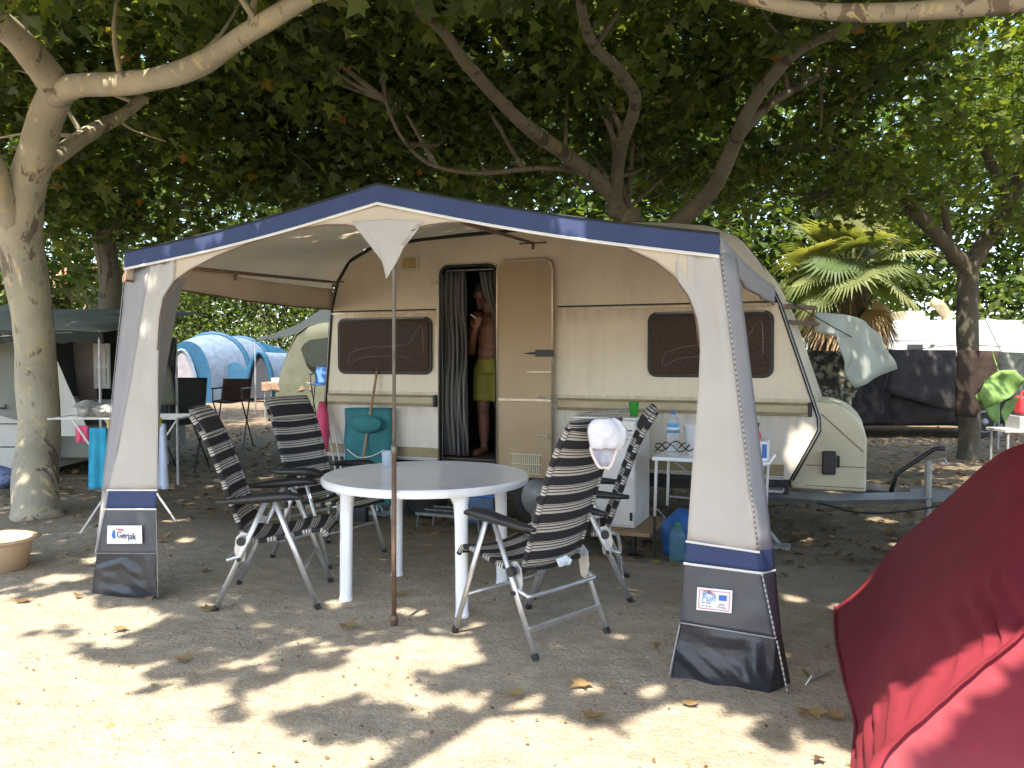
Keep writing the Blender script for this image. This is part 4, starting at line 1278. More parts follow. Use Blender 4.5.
# front sheet in strips so that the arch stays clean
arch = [(158, 350), (160, 318), (164, 297), (175, 281), (190, 270), (217, 256), (250, 243), (290, 231), (325, 225), (345, 225), (362, 228), (387, 234), (412, 231), (424, 226), (445, 223), (480, 222), (540, 229), (590, 238), (625, 248), (655, 262), (676, 279), (688, 296), (696, 318), (699, 345)]
mb = MB(); rr = []
fine = []
for a_, b_ in zip(arch[3:-3], arch[4:-2]):
    for k in range(4): fine.append((a_[0] + (b_[0] - a_[0]) * k / 4, a_[1] + (b_[1] - a_[1]) * k / 4))
fine.append(arch[-3])
for k in range(6):
    q = k / 5
    rr.append([RT(x, trim_y(x) * (1 - q) + y * q, AT) - NN * (.008 * mnoise.noise(Vector((x * .02, q * 1.5, 0)))) for x, y in fine])
mb.grid(rr); mb.build('front_valance', M['canvas_warm'], aw, smooth=True, solid=.003)
mb = MB(); mb.tube([RT(x, y, AT) - NN * .003 for x, y in arch[:11]], .0035, 5); mb.build('arch_binding', M['rust'], aw, smooth=True)
mb = MB(); mb.tube([RT(x, y, AT) - NN * .003 for x, y in arch[12:]], .0035, 5)
mb.build('arch_binding', M['rust'], aw, smooth=True)
foldL = lambda p: .010 * math.sin(ST(p)[0] * 60) * sstep(2.0, .6, p.z) + .012 * math.sin(ST(p)[0] * 35 + p.z * 3) * sstep(1.3, 1.9, p.z)


def pgrid(name, left, right, mt, amp=.006, off=0.0, seed=0, fold=None, nu=14, nv=30, t=AT):
    """a sheet between two measured edges (each a list of photo points from top to bottom)"""
    def at(c, k):
        x = k * (len(c) - 1); i = min(int(x), len(c) - 2); f = x - i
        return (c[i][0] + (c[i + 1][0] - c[i][0]) * f, c[i][1] + (c[i + 1][1] - c[i][1]) * f)
    mb = MB(); rows = []
    for j in range(nv + 1):
        l, r = at(left, j / nv), at(right, j / nv); row = []
        for i in range(nu + 1):
            p = RT(l[0] + (r[0] - l[0]) * i / nu, l[1] + (r[1] - l[1]) * i / nu, t) - NN * off
            d = amp * mnoise.noise(p * 4 + Vector((seed * 3.1, seed, 0)))
            if fold: d += fold(i / nu, j / nv, p)
            row.append(p - NN * d)
        rows.append(row)
    mb.grid(rows)
    return mb.build(name, mt, aw, smooth=True, solid=.003)


foldP = lambda u, v, p: .010 * math.sin(u * 9 + v * 2) * sstep(.1, .5, u) * (1 - .5 * v) + .004 * math.sin(u * 23) * sstep(.35, .0, v)
pgrid('post_panel', [(150, 266), (148, 281), (145, 297), (142, 318), (137, 350), (128, 400), (117, 450), (109, 490)], [(176, 260), (175, 281), (164, 297), (160, 318), (158, 350), (157, 400), (157, 450), (157, 490)], M['canvas'], fold=foldP)
pgrid('post_panel', [(674, 242), (677, 281), (690, 300), (697, 322), (700, 350), (698, 395), (692, 470), (687, 542)], [(720, 250), (724, 280), (728, 310), (731, 335), (735, 365), (740, 405), (750, 480), (759, 553)], M['canvas'], fold=foldP, nv=42)

# side strips of the two posts, turned back


def strip(name, front, back, mt, tb, n=14):
    mb = MB(); rows = []
    for i in range(n + 1):
        k = i / n
        fx = np.interp(k, [q[2] for q in front], [q[0] for q in front]); fy = np.interp(k, [q[2] for q in front], [q[1] for q in front])
        bx = np.interp(k, [q[2] for q in back], [q[0] for q in back]); by = np.interp(k, [q[2] for q in back], [q[1] for q in back])
        p, q = RT(fx, fy, AT), RT(bx, by, tb)
        rows.append([p.lerp(q, m / 4) - NN * (.012 * math.sin(m / 4 * PI) + .005 * mnoise.noise(Vector((i * .5, m, 0)))) for m in range(5)])
    mb.grid(rows)
    return mb.build(name, mt, aw, smooth=True, solid=.003)


strip('side_strip', [(x, y, (y - 266) / 224) for x, y in ((150, 266), (148, 281), (145, 297), (142, 318), (137, 350), (128, 400), (117, 450), (109, 490))], [(127, 266, 0), (103, 490, 1)], M['canvas_grey'], AT + .14)
strip('side_strip', [(103 + 6, 490, 0), (97, 553, 1)], [(103, 490, 0), (96, 553, 1)], M['canvas_grey'], AT + .10)
strip('side_strip', [(721, 251, 0), (759, 553, 1)], [(737, 258, 0), (773, 550, 1)], M['canvas_grey'], AT + .13)
strip('side_band', [(759, 550, 0), (761, 571, 1)], [(773, 547, 0), (775, 568, 1)], M['navy'], AT + .13)
strip('side_band', [(761, 571, 0), (776, 638, 1)], [(775, 568, 0), (781, 632, 1)], M['pvc'], AT + .13)
strip('side_band', [(776, 638, 0), (770, 699, 1)], [(781, 632, 0), (792, 692, 1)], M['pvc_dark'], AT + .16)
# inner return of the left post
mb = MB(); mb.grid([[RT(x0_, y, AT + .01), RT((x0_ + x1_) / 2, y, AT + .14), RT(x1_, y, AT + .25)] for (x0_, x1_, y) in ((172, 186, 279), (166, 180, 293), (161, 176, 312), (159, 172, 335), (157, 166, 370), (156, 160, 410), (156, 157.5, 480))]); mb.build('inner_strip', M['canvas_grey'], aw, solid=.003)
# coloured bands low on the posts
def crease(lines):
    def f(u, v, p):
        d = 0
        for (u0, v0, u1, v1, h, w) in lines:
            du, dv = u1 - u0, v1 - v0; L2 = du * du + dv * dv
            k = max(0, min(1, ((u - u0) * du + (v - v0) * dv) / L2))
            q_ = math.hypot(u - u0 - du * k, v - v0 - dv * k)
            d += h * max(0, 1 - q_ / w) * math.sin(PI * (.12 + .76 * k))
        return d + .007 * mnoise.noise(p * 9) * v
    return f


pgrid('blue_band', [(109, 490), (106, 509)], [(157, 490), (156, 509)], M['navy'], .002, .001, nv=4)
pgrid('grey_panel', [(106, 509), (97, 553)], [(156, 509), (157, 553)], M['pvc'], .007, nv=16)
pgrid('mud_skirt', [(97, 553), (93, 575), (92, 595)], [(157, 553), (156, 578), (159, 598)], M['pvc_dark'], .01, nv=34, nu=34,
      fold=crease([(.1, .35, .45, .2, .02, .12), (.45, .2, .75, .45, .022, .12), (.1, .4, .3, .6, .02, .14), (.6, .5, .9, .9, .018, .2), (.85, .1, .95, .7, .016, .1), (.2, .8, .6, .95, .014, .15)]))
pgrid('blue_band', [(687, 541), (685, 562)], [(759, 552), (761, 572)], M['navy'], .002, .001, nv=4)
pgrid('grey_panel', [(685, 562), (680, 622)], [(761, 572), (776, 638)], M['pvc'], .007, nv=16, fold=crease([(.55, .9, .95, .5, .012, .25)]))
pgrid('mud_skirt', [(680, 622), (675, 650), (671, 678)], [(776, 638), (775, 668), (770, 700)], M['pvc_dark'], .012, nv=40, nu=40,
      fold=crease([(.02, .45, .45, .95, .035, .13), (.1, .35, .6, .8, .016, .16), (.78, .15, .82, .8, .03, .10), (.8, .45, .97, .9, .03, .12), (.3, .15, .75, .1, .016, .2), (.55, .55, .8, .9, .02, .1)]))
for a_, b_ in (((108, 490), (158, 490)), ((105, 509), (157, 509)), ((686, 541), (760, 552)), ((684, 563), (762, 573))):
    mb = MB(); mb.tube([RT(*a_, AT) - NN * .006, RT(*b_, AT) - NN * .006], .0055, 6); mb.build('white_seam', M['piping'], aw)
mb = MB(); mb.tube([RT(761, 573, AT) - NN * .008, RT(775, 570, AT + .13) - NN * .005], .005, 6); mb.build('white_seam', M['piping'], aw)
for a_, b_, r in (((97, 553), (157, 553), .003), ((680, 622), (776, 638), .0035), ((680, 624), (669, 678), .004), ((777, 640), (788, 694), .004), ((721, 251), (759, 553), .0035), ((762, 573), (776, 638), .004), ((157, 510), (159, 597), .003), ((126, 268), (97, 553), .003)):
    a3, b3 = RT(*a_, AT) - NN * .007, RT(*b_, AT) - NN * .007
    mb = MB(); mb.tube([a3.lerp(b3, k / 6) for k in range(7)], r if a_[0] > 600 else r * .7, 6, uv=0.0); mb.build('edge_cord', M['cord'] if a_[0] > 700 else M['canvas_grey'], aw, smooth=True)
# pennant in the middle
mb = MB(); cloth(mb, [RT(x, y, AT) - NN * .004 for x, y in ((352, 222), (388, 219), (424, 222), (411, 235), (404, 248), (396, 264), (387, 279), (383, 262), (379, 244), (368, 231))], .008, 9, 6, 3)
mb.build('pennant', M['canvas'], aw, smooth=True, solid=.003)
# frame
foot = G(394, 625)
mb = MB(); top = RT(394, 262, ST(foot)[1]); up2 = RT(392, 205, AT + .03)
mb.tube([foot, foot.lerp(top, .48)], .0125, 8); mb.lathe([(.02, 0), (.02, .05), (.014, .055)], foot, 10, True)
mb.build('middle_pole', M['rust'], aw, smooth=True)
mb = MB(); mb.tube([foot.lerp(top, .48), top, up2], .0095, 8); mb.tube([foot.lerp(top, .475), foot.lerp(top, .50)], .016, 8)
mb.build('upper_pole', mat('grey_steel_pole', (.20, .185, .16), .45, .25, 14, metal=.4), aw, smooth=True)
mb = MB()
for c_, gx in ((cornL, G(128, 594)), (cornR, G(738, 690))):
    c2 = c_ + NN * .05 - Vector((0, 0, .05)); mb.tube([Vector((gx.x, gx.y, 0)) + NN * .12, c2 + NN * .03], .011, 7)
mb.tube([front_edge(i / 20) + NN * .03 - Vector((0, 0, .022)) for i in range(21)], .010, 6)
mb.build('front_frame', M['zinc'], aw)
for (fa, fb) in (((462, 222, AT + .05), (533, 243, CT - .35)), ((188, 268, AT + .05), (333, 282, CT - .06))):
    p, q = RT(*fa), RT(*fb)
    mb = MB(); mb.tube([p, q], .012, 7); mb.tube([q, q - Vector((0, 0, .05))], .014, 6); mb.tube([q - UU * .12, q + UU * .12], .008, 6)
    if fa[0] < 200:
        e = p.lerp(q, .22); mb.tube([e, e - Vector((0, 0, .05))], .012, 6)
    mb.build('roof_rod', M['rust'], aw, smooth=True)


# printed labels
def text(body, size, loc, mt, parent, name='lettering', shear=0.0, rot=0.0, ext=.0006):
    c = bpy.data.curves.new(name, 'FONT'); c.body = body; c.size = size; c.extrude = ext; c.shear = shear; c.align_x = 'CENTER'; c.align_y = 'CENTER'
    o = bpy.data.objects.new(name, c); COL.objects.link(o)
    Mw = Matrix.Translation(loc) @ Matrix.Rotation(-TH, 4, 'Z') @ Matrix.Rotation(R(90), 4, 'X') @ Matrix.Rotation(rot, 4, 'Z')
    dg = bpy.context.evaluated_depsgraph_get()
    me = bpy.data.meshes.new_from_object(o.evaluated_get(dg))
    bpy.data.objects.remove(o)
    o = bpy.data.objects.new(name, me); COL.objects.link(o)
    me.transform(ROOTM[root_of(parent).name] @ Mw); me.materials.clear(); me.materials.append(mt)
    o.parent = parent
    return o


def lab(pts):
    mb = MB(); p = [RT(x, y, AT) - NN * .018 for x, y in pts]
    mb.prism(p, NN * .003)
    return mb.build('maker_label', M['paper'], aw), (p[0] + p[1] + p[2] + p[3]) / 4, (p[1] - p[0]), (p[3] - p[0])


lb, c, ax, ay = lab([(110, 525), (144, 525), (144.5, 543), (109.5, 543)])
wd, hg = ax.length, ay.length
axn = ax.normalized(); zz = Vector((0, 0, 1)); fr = -NN * .004
mb = MB(); mb.prism([c + axn * (x * wd) + zz * (z * hg) + fr for x, z in ((-.36, -.05), (-.32, .22), (-.27, .28), (-.255, -.15), (-.30, -.24))], -NN * .001); mb.build('emblem', M['blue'], lb)
mb = MB(); mb.prism([c + axn * (x * wd) + zz * (z * hg) + fr for x, z in ((-.26, .33), (-.05, .31), (.04, .24), (-.06, .22), (-.16, .25))], -NN * .001); mb.build('roof_mark', M['red'], lb)
text('Gerjak', hg * .50, c + axn * (wd * .07) - zz * (hg * .06) + fr, M['ink'], lb, ext=.001)

lb, c, ax, ay = lab([(698, 586), (733, 589.5), (732, 612), (697, 608.5)])
wd, hg = ax.length, ay.length; axn = ax.normalized(); zz = -ay.normalized(); rt = math.atan2(axn.z, axn.dot(UU))
mb = MB()
for (a_, b_) in (((-.43, .40), (.43, .40)), ((.43, .40), (.43, -.40)), ((.43, -.40), (-.43, -.40)), ((-.43, -.40), (-.43, .40))):
    mb.tube([c + axn * (x * wd) + zz * (z * hg) + fr for x, z in (a_, b_)], .0012, 4)
mb.build('border_line', M['red'], lb)
text('Fun', hg * .42, c + axn * (-.17 * wd) + zz * (.06 * hg) + fr, M['lightblue'], lb, shear=.25, rot=rt, ext=.001)
for mt, dz in (('red', .30), ('blue', .22)):
    mb = MB(); mb.tube(catmull([c + axn * (x * wd) + zz * ((z + dz) * hg) + fr for x, z in ((-.34, 0), (-.22, .08), (-.10, .04), (.04, -.08))], 5), [.0016] * 6 + [.003] * 4 + [.0016] * 6, 4); mb.build('swoosh', M[mt], lb)
mb = MB(); mb.prism([c + axn * (x * wd) + zz * (z * hg) + fr for x, z in ((.13, .26), (.35, .26), (.35, .02), (.13, .02))], -NN * .001); mb.build('blue_flag', M['blue'], lb)
mb = MB()
for (x0, x1, z) in ((-.34, -.26, -.14), (-.22, -.10, -.14), (-.34, -.29, -.28), (-.24, -.18, -.28), (-.14, -.08, -.29), (.10, .18, -.26), (.20, .34, -.29), (.14, .30, -.16)):
    mb.tube([c + axn * (x0 * wd) + zz * (z * hg) + fr, c + axn * (x1 * wd) + zz * (z * hg) + fr], .0016, 4)
mb.build('small_print', M['ink'], lb)

# ------------------------------------------------------------------ round table
TC = Vector((-.507, 4.81, 0)); TZ = .70
tb = thing('round_table', 'round white plastic garden table in the middle of the awning', 'table', tuple(TC), -TH)
mb = MB(); mb.lathe([(.0, TZ - .018), (.56, TZ - .018), (.575, TZ - .045), (.597, TZ - .045), (.606, TZ - .03), (.606, TZ - .012), (.595, TZ), (.58, TZ - .002), (.0, TZ - .0)], TC, 72)
mb.build('tabletop', M['white_plastic'], tb, smooth=True)
bpy.context.view_layer.update()
o = tb.children[0]; md = o.modifiers.new('edge', 'EDGE_SPLIT'); md.split_angle = R(35)
lp = [G(346, 600), G(462, 616), G(502, 584), G(397, 575)]
for p in lp:
    d = (Vector((TC.x, TC.y, 0)) - Vector((p.x, p.y, 0))).normalized()
    mb = MB(); rows = []
    for (z, r, sh) in ((TZ - .03, .075, .05), (TZ - .055, .055, .03), (TZ - .10, .040, .012), (TZ - .2, .036, .006), (.02, .034, 0), (.018, .038, 0), (0, .038, 0)):
        c_ = Vector((p.x, p.y, z)) + d * sh
        rows.append([c_ + Vector((r * (abs(math.cos(a)) ** .7) * math.copysign(1, math.cos(a)), r * (abs(math.sin(a)) ** .7) * math.copysign(1, math.sin(a)), 0)) for a in [2 * PI * k / 20 + .3 for k in range(20)]])
    mb.grid(rows, close=True); mb.f.append(tuple(range(len(mb.v) - 20, len(mb.v))))
    o = mb.build('leg', M['white_plastic'], tb, smooth=True)
    o.modifiers.new('edge', 'EDGE_SPLIT').split_angle = R(40)
q = P(387.5, 466, 5.12)
cp = thing('paper_cup', 'small pale paper cup standing on the white round table', 'cup', (q.x, q.y, TZ))
mb = MB(); mb.lathe([(.030, .0), (.037, .095), (.039, .097), (.036, .097), (.029, .006)], (q.x, q.y, TZ + .001), 18)
mb.build('body', mat('pale_cup', (.62, .70, .78), .4, .05, transl=.2), cp, smooth=True)

# ------------------------------------------------------------------ folding high-back chairs


def chair(label):
    t = thing('camping_chair', label, 'chair', (0, 0, 0), 0, 'striped high-back camping chairs')
    hw = .192
    back = catmull([(-.14, 0, .40), (-.195, 0, .55), (-.26, 0, .74), (-.325, 0, .91), (-.38, 0, 1.01), (-.42, 0, 1.075)], 5)
    seat = catmull([(-.15, 0, .385), (-.06, 0, .375), (.08, 0, .395), (.22, 0, .425), (.29, 0, .425), (.325, 0, .385)], 5)

    def strip_mb(path, w0, w1, dip, v0=0.0):
        mb = MB(True); rows = []; ln = [0]
        for i in range(1, len(path)): ln.append(ln[-1] + (path[i] - path[i - 1]).length)
        for i, p in enumerate(path):
            k = i / (len(path) - 1); w = w0 + (w1 - w0) * k
            a = path[max(i - 1, 0)]; b = path[min(i + 1, len(path) - 1)]
            d = (b - a).normalized(); nr = Vector((-d.z, 0, d.x))
            if nr.z < 0: nr = -nr
            rows.append([p + Vector((0, w * (j / 8 * 2 - 1), 0)) - nr * dip * (1 - (j / 4 - 1) ** 2) for j in range(9)])
        mb.grid(rows, uv=lambda i, j: (j / 8 * .44, v0 + ln[i]))
        return mb
    strip_mb(seat, hw, hw, .022).build('seat', M['stripe'], t, smooth=True, solid=.012)
    strip_mb(back, hw, hw - .01, .028, .55).build('backrest', M['stripe'], t, smooth=True, solid=.012)
    # padded headrest
    mb = MB(True); rows = []; nseg = 18
    c0, c1 = back[-9], back[-1] + Vector((-.01, 0, .012))
    ax = (c1 - c0).normalized(); nr = Vector((ax.z, 0, -ax.x)); L0 = (c1 - c0).length
    for j in range(13):
        y = (hw + .002) * (j / 12 * 2 - 1); e = max(.15, (1 - abs(j / 6 - 1) ** 5)) ** .5
        row = []
        for k in range(nseg):
            a = 2 * PI * k / nseg
            row.append(c0 + ax * (L0 / 2 + (L0 / 2 + .012) * math.copysign(abs(math.cos(a)) ** .75, math.cos(a))) + nr * (.012 + .027 * e * math.sin(a)) + Vector((0, y, 0)))
        rows.append(row)
    mb.grid(rows, uv=lambda i, j: (i / 12 * .44, .02 + .30 * j / nseg), close=True)
    mb.f.append(tuple(range(nseg))); mb.f.append(tuple(range(len(mb.v) - nseg, len(mb.v))))
    mb.build('headrest', M['stripe'], t, smooth=True)
    for s in (-1, 1):
        fr = MB(True); fr.tube([Vector((p.x, s * (hw + .004), p.z)) for p in back[:-1]], .014, 10, uv=.55); fr.build('back_rail', M['stripe'], t, smooth=True)
        fr = MB(True); fr.tube([Vector((p.x, s * (hw + .004), p.z - .006)) for p in seat], .014, 10, uv=0.0); fr.build('seat_rail', M['stripe'], t, smooth=True)
    fr = MB(True)
    fr.tube(catmull([Vector((-.15, -.25, .30)), Vector((-.20, -.24, .28)), Vector((-.22, -.20, .275)), Vector((-.22, .20, .275)), Vector((-.20, .24, .28)), Vector((-.15, .25, .30))], 4), .011, 8)
    fr.build('rear_hoop', M['alu'], t, smooth=True)
    for s in (-1, 1):
        y = s * .262
        for (a, b) in (((-.005, y, .60), (-.285, y, 0)), ((.045, y + s * .006, .60), (.275, y + s * .006, 0))):
            a, b = Vector(a), Vector(b)
            mb = MB(True); mb.tube([a, b + (a - b).normalized() * .03], .0155, 10, flat=.62)
            lg = mb.build('leg', M['alu'], t, smooth=True)
            MB(True).tube([b + (a - b).normalized() * .028, b], .0175, 8).build('foot_cap', M['rubber'], lg)
        mb = MB(True)   # armrest
        rows = []
        for (x, z, w, h) in ((-.27, .600, .014, .012), (-.21, .603, .024, .017), (-.10, .612, .033, .023), (.03, .622, .037, .029), (.13, .628, .036, .025), (.185, .622, .027, .015), (.20, .616, .012, .007)):
            rows.append([Vector((x, y + w * math.cos(a), z + h * math.sin(a))) for a in [2 * PI * k / 12 for k in range(12)]])
        mb.grid(rows, close=True); mb.f.append(tuple(range(12))); mb.f.append(tuple(range(len(mb.v) - 12, len(mb.v))))
        mb.build('armrest', M['blackp'], t, smooth=True)
        mb = MB(True); mb.prism([Vector(p) for p in ((-.14, y - s * .016, .43), (-.10, y - s * .016, .42), (-.125, y - s * .016, .27), (-.165, y - s * .016, .25), (-.18, y - s * .016, .33), (-.17, y - s * .016, .40))], (0, -s * .008, 0))
        br = mb.build('hinge_bracket', M['alu'], t, bevel=.002)
        Mx = Matrix.Rotation(R(90), 3, 'X')
        for (x, z, r) in ((-.135, .385, .024), (-.15, .285, .011)):
            mb = MB(True); mb.lathe([(r, -.012), (r, .012)], (0, 0, 0), 14, True)
            mb.v = [Mx @ v + Vector((x, y + s * .012, z)) for v in mb.v]
            mb.build('knob', M['blackp'], br)
    MB(True).box((-.232, 0, .125), (.012, .52, .035), mat=Matrix.Rotation(R(-25), 3, 'Y')).build('crossbar', M['alu'], t, bevel=.004)
    MB(True).tube([(.19, -.262, .21), (.19, .262, .21)], .009, 8).build('front_bar', M['alu'], t, smooth=True)
    return t


spots = [((-1.365, 4.72), 5, 'striped camping chair in front on the left, seen from its side'),
         ((-1.275, 5.68), -33, 'striped camping chair behind the table on the left, facing the viewer'),
         ((.095, 4.10), 135, 'striped camping chair with its back to the viewer and a white sun hat on top'),
         ((.42, 4.885), 174, 'striped camping chair seen edge-on in front of the white kitchen cabinet')]
c0 = chair(spots[0][2])
chs = []
for i, ((x, y), rz, lab_) in enumerate(spots):
    o = c0 if i == 0 else copy_tree(c0)
    o.location = (x, y, gz(x, y)); o.rotation_euler = (0, 0, R(rz)); o['label'] = lab_
    chs.append(o)

# sun hat hung on the near chair
hb = thing('sun_hat', 'white sun hat with pale pink brim hung on the chair back', 'hat', (.33, 3.72, 1.0))
mb = MB(); rows = []
prof_h = [(418, 598, 614), (420.5, 592, 620), (425, 588.5, 624), (431, 587.5, 627), (438, 588.5, 627), (444, 590, 625.5), (447.5, 590.5, 622), (448.5, 591, 618), (453, 592, 616), (459, 594.5, 613.5), (464, 597.5, 611), (467.5, 600.5, 608)]
for i, (y, x0_, x1_) in enumerate(prof_h):
    row = []
    for j in range(21):
        u = j / 20; b_ = math.sin(PI * u) ** .6
        dep = (.038 if i < 7 else -.012) * b_ * (math.sin(PI * min(1, (i + 1.2) / 9)) if i < 7 else 1)
        p = P(x0_ + (x1_ - x0_) * u, y, 3.655 - dep)
        row.append(p + Vector((0, .024 * mnoise.noise(p * 24) + .008 * mnoise.noise(p * 60), .004 * mnoise.noise(p * 40))))
    rows.append(row)
mb.grid(rows[:8]); mb.build('crown', M['cap_white'], hb, smooth=True, solid=.004)
mb = MB(); mb.grid([[p + Vector((0, .012 + .016 * math.sin(PI * j / 20), 0)) for j, p in enumerate(r)] for r in rows[6:]]); mb.build('lining', mat('shaded_cap_lining', (.50, .49, .55), .9, .15, 30), hb, smooth=True, solid=.003)  # lilac lining, greyed so its colour holds the shade inside the hat
mb = MB(); e_ = [r[0] for r in rows[6:]] + [rows[-1][10]] + [r[-1] for r in rows[6:]][::-1]
mb.tube([p + Vector((0, -.004, 0)) for p in catmull(e_, 3)], .0075, 7, flat=.6); mb.build('brim', M['cap_pink'], hb, smooth=True)
mb = MB(); mb.tube([p + Vector((0, -.003, -.002)) for p in rows[6]], .0022, 6); mb.build('seam', M['cap_white'], hb, smooth=True)
cl2 = MB()
p0 = P(562, 560, 3.86)
cloth(cl2, [P(x, y, 3.86) for x, y in ((556, 559), (566, 555), (572, 559), (570, 565), (559, 567))], .02, 25, 5, 2)
tag(cl2.build('cloth_rag', mat('pale_rag', (.50, .58, .62), .9, .3, 40), None, smooth=True, solid=.004), 'small crumpled pale cloth under the seat of the hat chair', 'cloth')

# ------------------------------------------------------------------ kitchen corner by the right post
bt = 5.92
bz = -.09
pl = thing('plank_stand', 'rough wooden board on stubby feet under the white kitchen cabinet', 'stand', tuple(S(-.78 + 0, bt + .3, bz)), -TH)
k0, k1 = sA(566, bt), sA(655, bt)
MB().sbox(k0, k1, bt - .12, bt + .55, .085, .115).build('board', M['wood'], pl, bevel=.004)
for s in (k0 + .08, k1 - .14):
    for tt in (bt - .03, bt + .45):
        mb = MB(); mb.lathe([(.055, bz), (.055, bz + .02), (.022, bz + .03), (.02, .085)], S(s, tt, 0), 12, True); mb.build('foot', M['rubber'], pl)
k0, k1 = sA(573, bt), sA(636, bt)
zt = RT(605, 417, bt).z; zb = .118
cb = thing('kitchen_cabinet', 'white enamelled kitchen cabinet standing on a board beside the caravan', 'cabinet', tuple(S((k0 + k1) / 2, bt + .25, zb)), -TH)
MB().sbox(k0, k1, bt, bt + .48, zb, zt - .02).build('body', M['white_enamel'], cb, bevel=.008)
MB().sbox(k0 - .008, k1 + .008, bt - .012, bt + .49, zt - .018, zt).build('top', M['white_enamel'], cb, bevel=.006)
MB().sbox(k0 + .006, k1 - .006, bt - .018, bt - .001, zb + .02, zt - .13).build('door', M['white_enamel'], cb, bevel=.006)
MB().sbox(k0 + .006, k1 - .006, bt - .016, bt - .001, zt - .125, zt - .024).build('control_panel', M['white_enamel'], cb, bevel=.004)
mb = MB(); mb.sbox(k0 + .03, k0 + .075, bt - .020, bt - .0165, zt - .085, zt - .055); mb.sbox(k1 - .13, k1 - .02, bt - .020, bt - .0165, zt - .10, zt - .09); mb.build('badge', M['ink'], cb)
mb = MB(); mb.sbox(k1 - .24, k1 - .05, bt - .034, bt - .018, zt - .165, zt - .15); mb.build('handle', M['alu_dull'], cb, bevel=.003)
mb = MB(); mb.sbox(k1 - .035, k1 - .015, bt - .026, bt - .0185, zb + .06, zb + .12); mb.build('hinge', M['rubber'], cb)
ty = thing('dish_tray', 'black wire tray lying on top of the white cabinet', 'tray', tuple(S(k0 + .13, bt + .2, zt)), -TH)
mb = MB()
mb.tube([S(k0 + .02, bt + .08, zt + .008), S(k0 + .34, bt + .08, zt + .03), S(k0 + .36, bt + .36, zt + .03), S(k0 + .02, bt + .36, zt + .008), S(k0 + .02, bt + .08, zt + .008)], .006, 6)
for i in range(8): mb.tube([S(k0 + .04 + i * .04, bt + .08, zt + .01 + i * .002), S(k0 + .04 + i * .04, bt + .36, zt + .01 + i * .002)], .003, 5)
mb.build('wires', M['alu_dull'], ty)
q = RT(634, 404, bt + .15); s, tt = ST(q)
gc = thing('plastic_cup', 'bright green plastic cup on the corner of the white cabinet', 'cup', tuple(S(s, tt, zt)))
mb = MB(); mb.lathe([(.028, .0), (.040, .105), (.042, .107), (.038, .107), (.027, .005)], S(s, tt, zt + .001), 18); mb.build('body', M['green_cup'], gc, smooth=True)

tt0 = 5.75
w0, w1 = sA(652, tt0), sA(771, tt0)
TZ2 = RT(700, 459, tt0).z
ft = thing('folding_table', 'small white folding camping table behind the right awning post', 'table', tuple(S((w0 + w1) / 2, tt0 + .25, gz(.9, 5.9))), -TH)
MB().sbox(w0, w1, tt0, tt0 + .52, TZ2 - .028, TZ2).build('tabletop', M['white_plastic'], ft, bevel=.01)
for s in (w0 + .03, w1 - .05):
    for t_ in (tt0 + .03, tt0 + .48):
        p = S(s, t_, 0); b_ = gz(p.x, p.y)
        lg = MB(); lg.tube([S(s, t_, TZ2 - .03), S(s - .01, t_, .25)], .011, 8); lg = lg.build('leg', M['piping'], ft, smooth=True)
        MB().tube([S(s - .01, t_, .25), S(s - .012, t_, b_)], .010, 8).build('leg_end', M['rubber'], lg)
mb = MB(); mb.tube([S(w0 + .03, tt0 + .48, .62), S(w0 + .5, tt0 + .48, .28)], .008, 6); mb.tube([S(w0 + .03, tt0 + .48, .32), S(w1 - .05, tt0 + .48, .30)], .008, 6)
mb.tube([S(w0 + .04, tt0 + .03, .30), S(w0 + .13, tt0 + .47, .02)], .007, 6)
mb.build('brace', M['alu_dull'], ft)
q = RT(673, 448, tt0 + .14); s, t_ = ST(q)
bo = thing('water_bottle', 'clear plastic water bottle with blue label on the folding table', 'bottle', tuple(S(s, t_, TZ2)))
pr = [(.0, .004), (.040, .0), (.044, .012), (.042, .06), (.044, .09), (.042, .13), (.044, .17), (.044, .235), (.036, .262), (.016, .292), (.014, .305)]
mb = MB(); mb.lathe(pr, S(s, t_, TZ2 + .001), 20, True); mb.build('body', M['clear'], bo, smooth=True)
mb = MB(); mb.lathe([(.0455, .165), (.0455, .232)], S(s, t_, TZ2), 20); lbq = mb.build('label', M['lightblue'], bo, smooth=True)
mb = MB(); mb.lathe([(.0462, .185), (.0462, .205)], S(s, t_, TZ2), 20); mb.build('label_stripe', M['paper'], lbq, smooth=True)
mb = MB(); mb.lathe([(.0165, .300), (.0165, .322), (.0, .3225)], S(s, t_, TZ2), 14); mb.build('cap', M['blue'], bo, smooth=True)
q = RT(693, 440, tt0 + .22); s, t_ = ST(q)
bk = thing('bucket', 'white plastic bucket half hidden behind the right awning post', 'bucket', tuple(S(s + .03, t_, TZ2)))
mb = MB(); mb.lathe([(.0, .003), (.075, .0), (.10, .21), (.106, .213), (.096, .213), (.07, .01)], S(s + .03, t_, TZ2 + .001), 24); mb.build('body', M['white_plastic'], bk, smooth=True)
cbm = MB()
for i in range(3):
    pts = [RT(655 + 40 * k / 7, 446 + 5 * math.sin(k * 1.3 + i * 2) + i, tt0 + .10 + .05 * i) for k in range(8)]
    for p in pts: p.z = max(p.z, TZ2 + .008 + .006 * i)
    cbm.tube(catmull(pts, 5), .005, 5)
tag(cbm.build('power_cable', M['rubber'], None, smooth=True), 'black power cable coiled around the bottle on the folding table', 'cable')
q = RT(762, 447, tt0 + .05); s, t_ = ST(q)
bx = thing('carton', 'white and blue carton at the right end of the folding table', 'box', tuple(S(s, t_ + .1, TZ2)), -TH)
MB().sbox(s - .10, s + .035, t_, t_ + .18, TZ2 + .001, TZ2 + .135).build('body', M['paper'], bx, bevel=.003)
